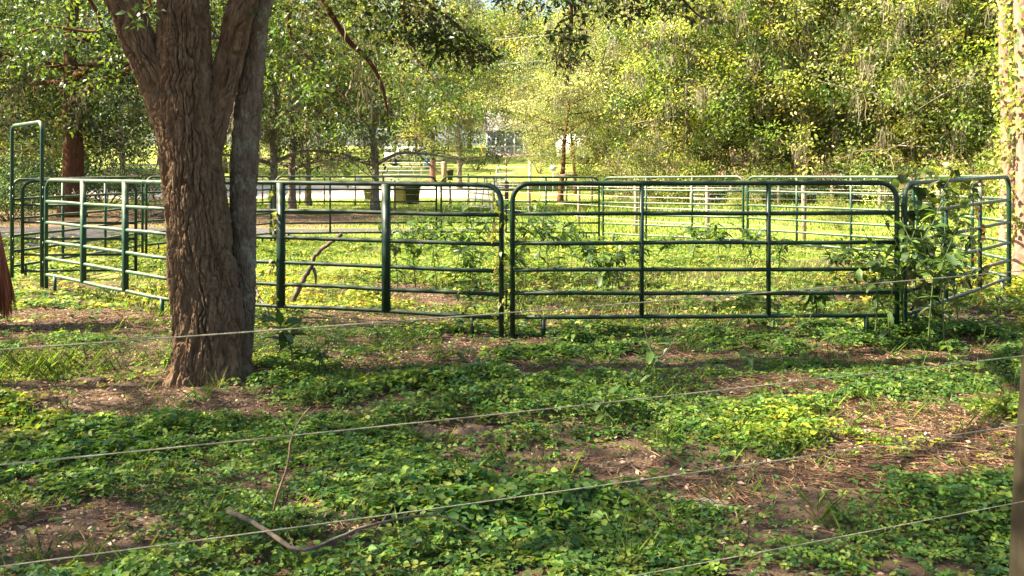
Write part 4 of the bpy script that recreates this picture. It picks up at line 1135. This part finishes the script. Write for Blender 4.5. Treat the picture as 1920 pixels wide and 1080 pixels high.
# ---------------------------------------------------------------- far things on the lawn
def ground_at(px, Y): X = pxX(px, Y); return X, Y, float(gz(X, Y))
def pipe_gate(name, px0, Y0, px1, Y1, h, zs, label, m_, r=.03, diag=(), verts=(), sag=0, corner=.12, cat="gate"):
    X0, _, g0 = ground_at(px0, Y0); X1, _, g1 = ground_at(px1, Y1)
    A, B = np.array((X0, Y0, g0 + .1)), np.array((X1, Y1, g1 + .1 - sag))
    R = root(name, ((X0 + X1) / 2, (Y0 + Y1) / 2, min(g0, g1)), label, cat)
    MB().tube(arc_frame(A[:2], B[:2], A[2], B[2], h, corner, 0), r, 10).part("frame", m_, R)
    for zz in zs: MB().tube([A + (0, 0, zz), (A + B) / 2 + (0, 0, zz), B + (0, 0, zz)], r * .9, 8).part("rail", m_, R)
    for t in verts:
        c = A * (1 - t) + B * t; MB().tube([c + (0, 0, zs[-1]), c + (0, 0, h)], r * .7, 8).part("upright", m_, R)
    for t0, t1 in diag:
        MB().tube([A * (1 - t0) + B * t0 + (0, 0, h), A * (1 - t1) + B * t1 + (0, 0, zs[-1])], r * .7, 8).part("brace", m_, R)
    return R
def post(px, Y, h, r, m_, label, name="gate_post", group=None, dx=0):
    X, _, g = ground_at(px, Y)
    o = link(name, MB().tube([(0, 0, -.2), (0, 0, h * .5), (dx, 0, h - .03), (dx, 0, h)], [r, r, r, r * .75], 12).mesh(name), m_, None, (X, Y, g)); return tag(o, label, "post", group)
pipe_gate("farm_gate", 706, 65, 829, 65, 1.30, (1.02, .74, .46, .2, 0.0), "long white pipe gate beside the sandy road", M_WHITEPIPE, .045, [(.12, .22), (.5, .62), (.9, .8)], (.33, .68, .86), corner=.06)
post(813, 64.6, 1.75, .16, M_WOODR, "pinkish wooden post just before the white gate's end", group=None)
post(833, 65, 1.5, .18, M_WOODR, "stout reddish post at the hinge of the white gate")
pipe_gate("old_gate", 879, 44, 949, 39.5, 1.36, (.98, .62, .34, .06), "sagging galvanised gate leaning between old wooden posts", M_GALV, .045, [(.25, .18), (.45, .38), (.5, .6), (.75, .82)], (), .06, .05)
post(878, 45, 1.65, .05, M_WOOD, "slim grey post at the raised end of the sagging gate")
post(950, 39.2, 1.3, .09, M_RUST, "dark post at the low end of the sagging gate")
pipe_gate("pale_gate", 931, 58, 992, 58, 1.42, (1.0, .5, .12), "short pale pipe gate with rounded corners behind the sagging gate", M_WHITEPIPE, .045, [(.55, .5)], (.1,), corner=.2)
post(994, 57.8, 1.9, .09, M_WHITEPIPE, "pale post beside the short rounded pipe gate")
post(949, 58.3, 2.0, .05, M_WOODR, "slim brown post behind the short rounded pipe gate")
pipe_gate("tube_gate", 1012, 50, 1108, 50, 1.25, (.9, .6, .3, .05), "thin grey tube gate behind the brown beam", M_GALV, .02, corner=.22)
post(1110, 50, 1.35, .06, M_WOOD, "grey post at the end of the thin tube gate")
# hitching beam
X, Y, g = ground_at(1062, 46)
R = root("hitching_beam", (X, Y, g), "thick brown wooden beam held across a short post", "beam")
MB().box((X, Y, g + 1.52), (1.15, .18, .18)).part("beam", M_WOOD, R, False)
MB().tube([(X, Y, g - .2), (X, Y, g + .6), (X, Y, g + 1.44)], .06, 10).part("post", M_WOOD, R)
# small white sign
X, Y, g = ground_at(1037, 47)
R = root("sign", (X, Y, g), "small blank white sign tilted on a short stake", "sign")
c, s_ = math.cos(.3), math.sin(.3)
MB().box((X, Y, g + 1.93), (.34, .03, .24), np.array([(c, 0, s_), (0, 1, 0), (-s_, 0, c)])).part("board", M_WHITE, R, False)
MB().tube([(X, Y + .02, g - .1), (X, Y + .02, g + 1.0), (X, Y + .02, g + 1.85)], .025, 8).part("stake", M_GALV, R)
# wheelie bins
def wbin(px, Y, h, w, body_m, lid_m, label, rz=0, name="wheelie_bin"):
    X, _, g = ground_at(px, Y)
    R = root(name, (X, Y, g), label, "bin"); R.rotation_euler = (0, 0, rz)
    b0, b1 = w * .36, w * .5; zt = h * .92
    V = []
    for zz, hw in ((.05, b0), (zt * .94, b1 * .96), (zt * .94, b1 * 1.05), (zt, b1 * 1.05)):
        V += [(-hw, -hw, zz), (hw, -hw, zz), (hw, hw, zz), (-hw, hw, zz)]
    F = [(3, 2, 1, 0), (12, 13, 14, 15)]
    for r_ in range(3):
        for k in range(4): F.append((r_ * 4 + k, r_ * 4 + (k + 1) % 4, r_ * 4 + 4 + (k + 1) % 4, r_ * 4 + 4 + k))
    link("body", new_mesh("body", np.array(V), np.array(F)), body_m, R)
    V = []
    for zz, hw in ((zt + .004, b1 * 1.08), (zt + .04, b1 * 1.1), (h, b1 * .8)):
        V += [(-hw, -hw, zz), (hw, -hw, zz), (hw, hw, zz), (-hw, hw, zz)]
    F = [(3, 2, 1, 0), (8, 9, 10, 11)]
    for r_ in range(2):
        for k in range(4): F.append((r_ * 4 + k, r_ * 4 + (k + 1) % 4, r_ * 4 + 4 + (k + 1) % 4, r_ * 4 + 4 + k))
    link("lid", new_mesh("lid", np.array(V), np.array(F)), lid_m, R)
    for sx in (-1, 1):
        m = MB(); m.tube([(sx * b0 * .95 - .025, b0 * .9, .10), (sx * b0 * .95 + .025, b0 * .9, .10)], .10, 14); link("wheel", m.mesh("wheel"), M_RUBBER, R)
    m = MB(); m.tube([(-b1 * .8, b1 * 1.12, zt - .05), (b1 * .8, b1 * 1.12, zt - .05)], .015, 8); link("handle", m.mesh("handle"), lid_m, R)
wbin(752, 47.5, 1.06, .74, M_BINTAN, M_BINGREY, "tan wheelie bin standing beside a dark one near the drive", .15)
wbin(774, 47.3, 1.05, .72, M_BINDARK, M_BINGREY, "dark green wheelie bin standing beside a tan one near the drive", -.1)
wbin(692, 51, .72, .6, M_BINGREY, M_BINGREY, "low dark grey bin behind the low-branching oak", .3, "bin")
wbin(652, 70, .75, .5, M_BINGREY, M_BINTAN, "small grey bin alone on the far lawn", .2, "bin")
wbin(844, 66.5, .85, .5, M_BINDARK, M_BINDARK, "dark bin right beside the reddish gate post", .1, "bin")
# mailbox-like white bucket
X, Y, g = ground_at(672, 66)
o = link("bucket", MB().tube([(-.25, 0, .16), (-.2, 0, .17), (.2, 0, .2), (.26, 0, .21)], [.13, .15, .18, .17], 14).mesh("bucket"), M_WHITE, None, (X, Y, g)); tag(o, "white bucket tipped over on the far lawn", "bucket")
# thin posts on the far lawn
for k, (px, Y) in enumerate([(570, 80), (599, 79), (628, 77), (672, 74)]):
    post(px, Y, 1.45, .03, M_RUST, "thin dark stake on the sunny far lawn", "lawn_stake", "stakes on the far lawn")
X, Y, g = ground_at(687, 74)
o = link("pole_rail", MB().tube([(-.62, 0, .8), (0, 0, .79), (.62, 0, .77)], .04, 8).mesh("pole_rail"), M_WHITEPIPE, None, (X, Y, g)); tag(o, "pale horizontal rail from a lawn stake to the oak", "rail")
X, Y, g = ground_at(906, 84)
o = link("yellow_marker", MB().tube([(.35, 0, -.1), (0, 0, 1.0), (-.35, 0, 2.1)], .028, 8).mesh("yellow_marker"), M_YELLOW, None, (X, Y, g)); tag(o, "slanting orange marker pole on the shaded far lawn", "pole")

# house with screened porch
X0, Y0, g = ground_at(947, 100)
R = root("house", (X0, Y0, g), "white house with screened porch behind the far lawn", "house")
def hb(name, c, d, m_, par=R): return MB().box(np.array(c) + np.array((X0, Y0, g)), d).part(name, m_, par, False)
hb("wall", (2.2, 5.2, 1.5), (7.4, 6, 3.2), M_WHITE)
hb("foundation", (2.2, 3.6, .05), (8.6, 9.4, .5), M_BINTAN)
roof = MB(); rx0, rx1 = -2.4 + X0, 6.6 + X0
for (ya, za_), (yb, zb_) in (((-1.15, 2.78), (3.7, 5.0)), ((8.8, 2.95), (3.7, 5.0))):
    V = []
    for t in (0, .12):
        V += [(rx0, Y0 + ya, g + za_ + t), (rx1, Y0 + ya, g + za_ + t), (rx1, Y0 + yb, g + zb_ + t), (rx0, Y0 + yb, g + zb_ + t)]
    roof.add(V, [(0, 1, 2, 3), (7, 6, 5, 4), (0, 4, 5, 1), (1, 5, 6, 2), (2, 6, 7, 3), (3, 7, 4, 0)])
roof.part("roof", M_ROOF, R, False)
xs = [-1.95, -.95, 0.05, 1.05, 2.05]
for k, xx in enumerate(xs): hb("porch_post", (xx, -.9, 1.5), (.17, .15, 2.6), M_WHITE)
for k in range(4):
    xm = (xs[k] + xs[k + 1]) / 2
    hb("porch_rail", (xm, -.9, 1.12), (.87, .08, .10), M_WHITE)
    hb("screen_panel", (xm, -.88, 1.95), (.87, .02, 1.5), M_SCREEN)
    hb("screen_panel", (xm, -.88, .69), (.87, .02, .74), M_SCREEN)
for xx in (3.4, 4.9):
    f = hb("window", (xx, 2.17, 1.75), (1.1, .06, 1.3), M_WHITE)
    MB().box((xx, 2.13, 1.75), (.94, .04, 1.14)).sub("pane", M_GLASS, f, (0, 0, 0), False)
hb("step", (-1.3, -1.55, .12), (1.1, .6, .35), M_WHITE)
# camper trailer
X1, Y1, g1 = ground_at(1088, 88)
R = root("camper_trailer", (X1, Y1, g1), "pale grey camper trailer half hidden behind the slender pale trees", "trailer")
def prof_body(pts, w, name, m_, x0, y0, z0):
    pts = np.array(pts); n = len(pts)
    V = np.vstack([np.column_stack([pts[:, 0] + x0, np.full(n, y0 - w / 2), pts[:, 1] + z0]), np.column_stack([pts[:, 0] + x0, np.full(n, y0 + w / 2), pts[:, 1] + z0])])
    k = np.arange(n); q = np.stack([k, (k + 1) % n, (k + 1) % n + n, k + n], -1)
    me = new_mesh(name, V - np.array(R.location), [q, k[None, ::-1], (k + n)[None]])
    return link(name, me, m_, R)
body = [(-2.2, .6), (1.9, .6), (2.15, .9), (2.2, 1.7), (2.05, 2.4), (1.7, 2.75), (-1.7, 2.8), (-2.15, 2.5), (-2.35, 1.8)]
prof_body(body, 2.2, "body", M_WHITE, X1, Y1, g1)
MB().box((X1 + .9, Y1 - 1.11, g1 + 1.75), (.7, .04, .6)).part("window", M_GLASS, R, False)
MB().box((X1 - .9, Y1 - 1.11, g1 + 1.45), (.65, .04, 1.6)).part("door", M_BINTAN, R, False)
for sx in (-.2, .5): MB().tube([(X1 + sx, Y1 - 1.15, g1 + .34), (X1 + sx, Y1 - .9, g1 + .34)], .34, 18).part("wheel", M_RUBBER, R)
MB().box((X1, Y1, g1 + .52), (4.3, 1.9, .14)).part("chassis", M_RUST, R, False)
# parked pickup, mostly behind leaves
X1, Y1, g1 = ground_at(775, 84)
R = root("pickup_truck", (X1, Y1, g1), "white pickup truck with a canopy parked behind the oaks", "truck")
prof_body([(-2.6, .55), (2.5, .55), (2.6, 1.0), (1.35, 1.1), (.95, 1.75), (-2.5, 1.8), (-2.6, 1.1)], 1.85, "body", M_WHITE, X1, Y1, g1)
for sx in (-2.0, -.75, .45): MB().box((X1 + sx, Y1 - .93, g1 + 1.42), (.95, .03, .42)).part("window", M_GLASS, R, False)
for sx in (-1.7, 1.65):
    for sy in (-.85, .85): MB().tube([(X1 + sx, Y1 + sy - .12, g1 + .36), (X1 + sx, Y1 + sy + .12, g1 + .36)], .36, 18).part("wheel", M_RUBBER, R)
MB().box((X1 + 2.62, Y1, g1 + .62), (.1, 1.8, .2)).part("bumper", M_GALV, R, False)
X1, Y1, g1 = ground_at(802, 80)
R = root("water_barrel", (X1, Y1, g1), "blue upright barrel behind the white pipe gate", "barrel")
MB().tube([(X1, Y1, g1), (X1, Y1, g1 + .05), (X1, Y1, g1 + .5), (X1, Y1, g1 + .9), (X1, Y1, g1 + .95)], [.29, .32, .33, .32, .28], 18).part("shell", M_BLUE, R)
for zz in (.32, .64): MB().tube([(X1, Y1, g1 + zz - .02), (X1, Y1, g1 + zz + .02)], .342, 18).part("hoop", M_BLUE, R)
# left: white rail fence piece and a saw-horse frame
pipe_gate("white_rail_gate", 232, 62, 318, 62, 1.35, (1.0, .66, .33, .05), "white rail gate seen low between oak crown and pen panels", M_WHITEPIPE, .06, (), (.3, .6), corner=.06)
X1, Y1, g1 = ground_at(262, 45)
R = root("trestle_frame", (X1, Y1, g1), "pale wooden A-frame trestle in front of the white rail gate", "trestle")
for sx in (-.45, .45):
    for sd in (-1, 1): MB().bar((X1 + sx + sd * .28, Y1 + sd * .2, g1 - .05), (X1 + sx, Y1, g1 + 1.55), .07, .05).part("leg", M_WOODR, R, False)
MB().bar((X1 - .6, Y1, g1 + 1.57), (X1 + .6, Y1, g1 + 1.57), .09, .07).part("beam", M_WOODR, R, False)
MB().bar((X1 - .6, Y1 - .12, g1 + .7), (X1 + .6, Y1 - .12, g1 + .7), .06, .05).part("stretcher", M_WOODR, R, False)
# overhead cables and their poles
for k, (pxa, pya, pxb, pyb, Y, nm) in enumerate([(700, 92, 1240, 30, 70, "upper pale overhead cable in front of the far trees"), (800, 126, 1320, 72, 66, "lower pale overhead cable in front of the far trees")]):
    a = at(pxa - 700, pya + (92 - 30) * .9, Y); b_ = at(pxb + 700, pyb - 60, Y)
    t = np.linspace(0, 1, 40)[:, None]; P = a * (1 - t) + b_ * t; P[:, 2] -= .5 * np.sin(np.pi * t[:, 0])
    o = link("overhead_cable", MB().tube(P, .022, 6).mesh("overhead_cable", P[0]), M_CABLE, None, P[0]); tag(o, nm, "cable")
    for e, w in ((P[0], "left"), (P[-1], "right")):
        g = float(gz(e[0], e[1])); h = e[2] - g + .3
        o = link("utility_pole", MB().tube([(0, 0, -.3), (0, 0, h * .5), (0, 0, h)], [.16, .14, .11], 12).mesh("utility_pole"), M_WOOD, None, (e[0], e[1] + .13, g))
        tag(o, "wooden utility pole among the far trees", "utility pole", "utility poles")

# ---------------------------------------------------------------- horse
HX, HY2 = -5.235, 9.25
hg = float(gz(HX, HY2))
R = root("horse", (HX - .8, HY2, hg), "chestnut horse standing with its long tail toward the pen", "horse")
sk = {"pelvis": (-.30, 0, 1.14, .27), "rump": (-.13, 0, 1.16, .20), "loin": (-.62, 0, 1.17, .26), "barrel": (-.97, 0, 1.08, .30), "shoulder": (-1.36, 0, 1.12, .26), "chest": (-1.58, 0, 1.18, .19),
      "neck1": (-1.80, 0, 1.36, .155), "poll": (-2.06, 0, 1.60, .10), "head": (-2.24, 0, 1.44, .095), "nose": (-2.38, 0, 1.24, .065), "muzzle": (-2.44, 0, 1.14, .05)}
ed = [("pelvis", "rump"), ("pelvis", "loin"), ("loin", "barrel"), ("barrel", "shoulder"), ("shoulder", "chest"), ("chest", "neck1"), ("neck1", "poll"), ("poll", "head"), ("head", "nose"), ("nose", "muzzle")]
hoofs = []
for s, off in ((-1, .06), (1, -.12)):
    n_ = "n" if s < 0 else "f"
    sk.update({"hip" + n_: (-.24, s * .15, .92, .17), "stifle" + n_: (-.36 + off * .3, s * .16, .74, .12), "hock" + n_: (-.05 + off, s * .15, .50, .062), "hcan" + n_: (-.06 + off, s * .15, .30, .042), "hfet" + n_: (-.05 + off, s * .15, .14, .05), "hpas" + n_: (-.09 + off, s * .15, .07, .045)})
    ed += [("pelvis", "hip" + n_), ("hip" + n_, "stifle" + n_), ("stifle" + n_, "hock" + n_), ("hock" + n_, "hcan" + n_), ("hcan" + n_, "hfet" + n_), ("hfet" + n_, "hpas" + n_)]
    fo = -off * .8
    sk.update({"elb" + n_: (-1.38, s * .14, .84, .11), "knee" + n_: (-1.40 + fo, s * .14, .48, .058), "fcan" + n_: (-1.40 + fo, s * .14, .3, .04), "ffet" + n_: (-1.39 + fo, s * .14, .14, .046), "fpas" + n_: (-1.43 + fo, s * .14, .07, .043)})
    ed += [("shoulder", "elb" + n_), ("elb" + n_, "knee" + n_), ("knee" + n_, "fcan" + n_), ("fcan" + n_, "ffet" + n_), ("ffet" + n_, "fpas" + n_)]
    sk["ear" + n_] = (-2.05, s * .07, 1.76, .022); ed.append(("poll", "ear" + n_))
    hoofs += [(-.11 + off, s * .15), (-1.45 + fo, s * .14)]
names = list(sk); idx = {n_: i for i, n_ in enumerate(names)}
me = bpy.data.meshes.new("body")
me.from_pydata([(sk[n_][0] + .8, sk[n_][1], sk[n_][2]) for n_ in names], [(idx[a], idx[b]) for a, b in ed], [])
ob = link("body", me, M_COAT, R)
md = ob.modifiers.new("skin", 'SKIN'); md.use_smooth_shade = True
for i, n_ in enumerate(names):
    sv = me.skin_vertices[0].data[i]; sv.radius = (sk[n_][3], sk[n_][3]); sv.use_root = n_ == "pelvis"
sd = ob.modifiers.new("sub", 'SUBSURF'); sd.levels = 2; sd.render_levels = 2
for hx, hy in hoofs:
    m = MB(); m.tube([(hx - .035 + .8, hy, -.005), (hx - .02 + .8, hy, .03), (hx + .01 + .8, hy, .085)], [.062, .056, .045], 14); link("hoof", m.mesh("hoof"), M_HOOF, R)
def hair(name, roots, tips, mid, n, r, sp0, sp1):
    mb = MB()
    for k in range(n):
        t = rng.uniform(0, 1); a = roots[0] * (1 - t) + roots[1] * t + rng.normal(0, sp0, 3); b = tips[0] * (1 - t) + tips[1] * t + rng.normal(0, sp1, 3)
        c = (a + b) / 2 + mid + rng.normal(0, sp1 * .5, 3)
        mb.tube(spline([a, c, b], 9), np.array([1, 1.1, 1.1, 1.1, 1, .9, .8, .6, .2]) * r, 4, False)
    return link(name, mb.mesh(name), M_HAIR, R)
A_ = np.array
hair("tail", (A_((.68, 0, 1.25)), A_((.70, 0, 1.20))), (A_((.855, -.03, .14)), A_((.895, .0, .20))), A_((.005, -.01, .10)), 170, .0075, .018, .035)
hair("mane", (A_((-.70, 0, 1.42)), A_((-1.22, 0, 1.72))), (A_((-.72, -.16, 1.15)), A_((-1.25, -.13, 1.48))), A_((0, -.08, .05)), 90, .007, .012, .03)
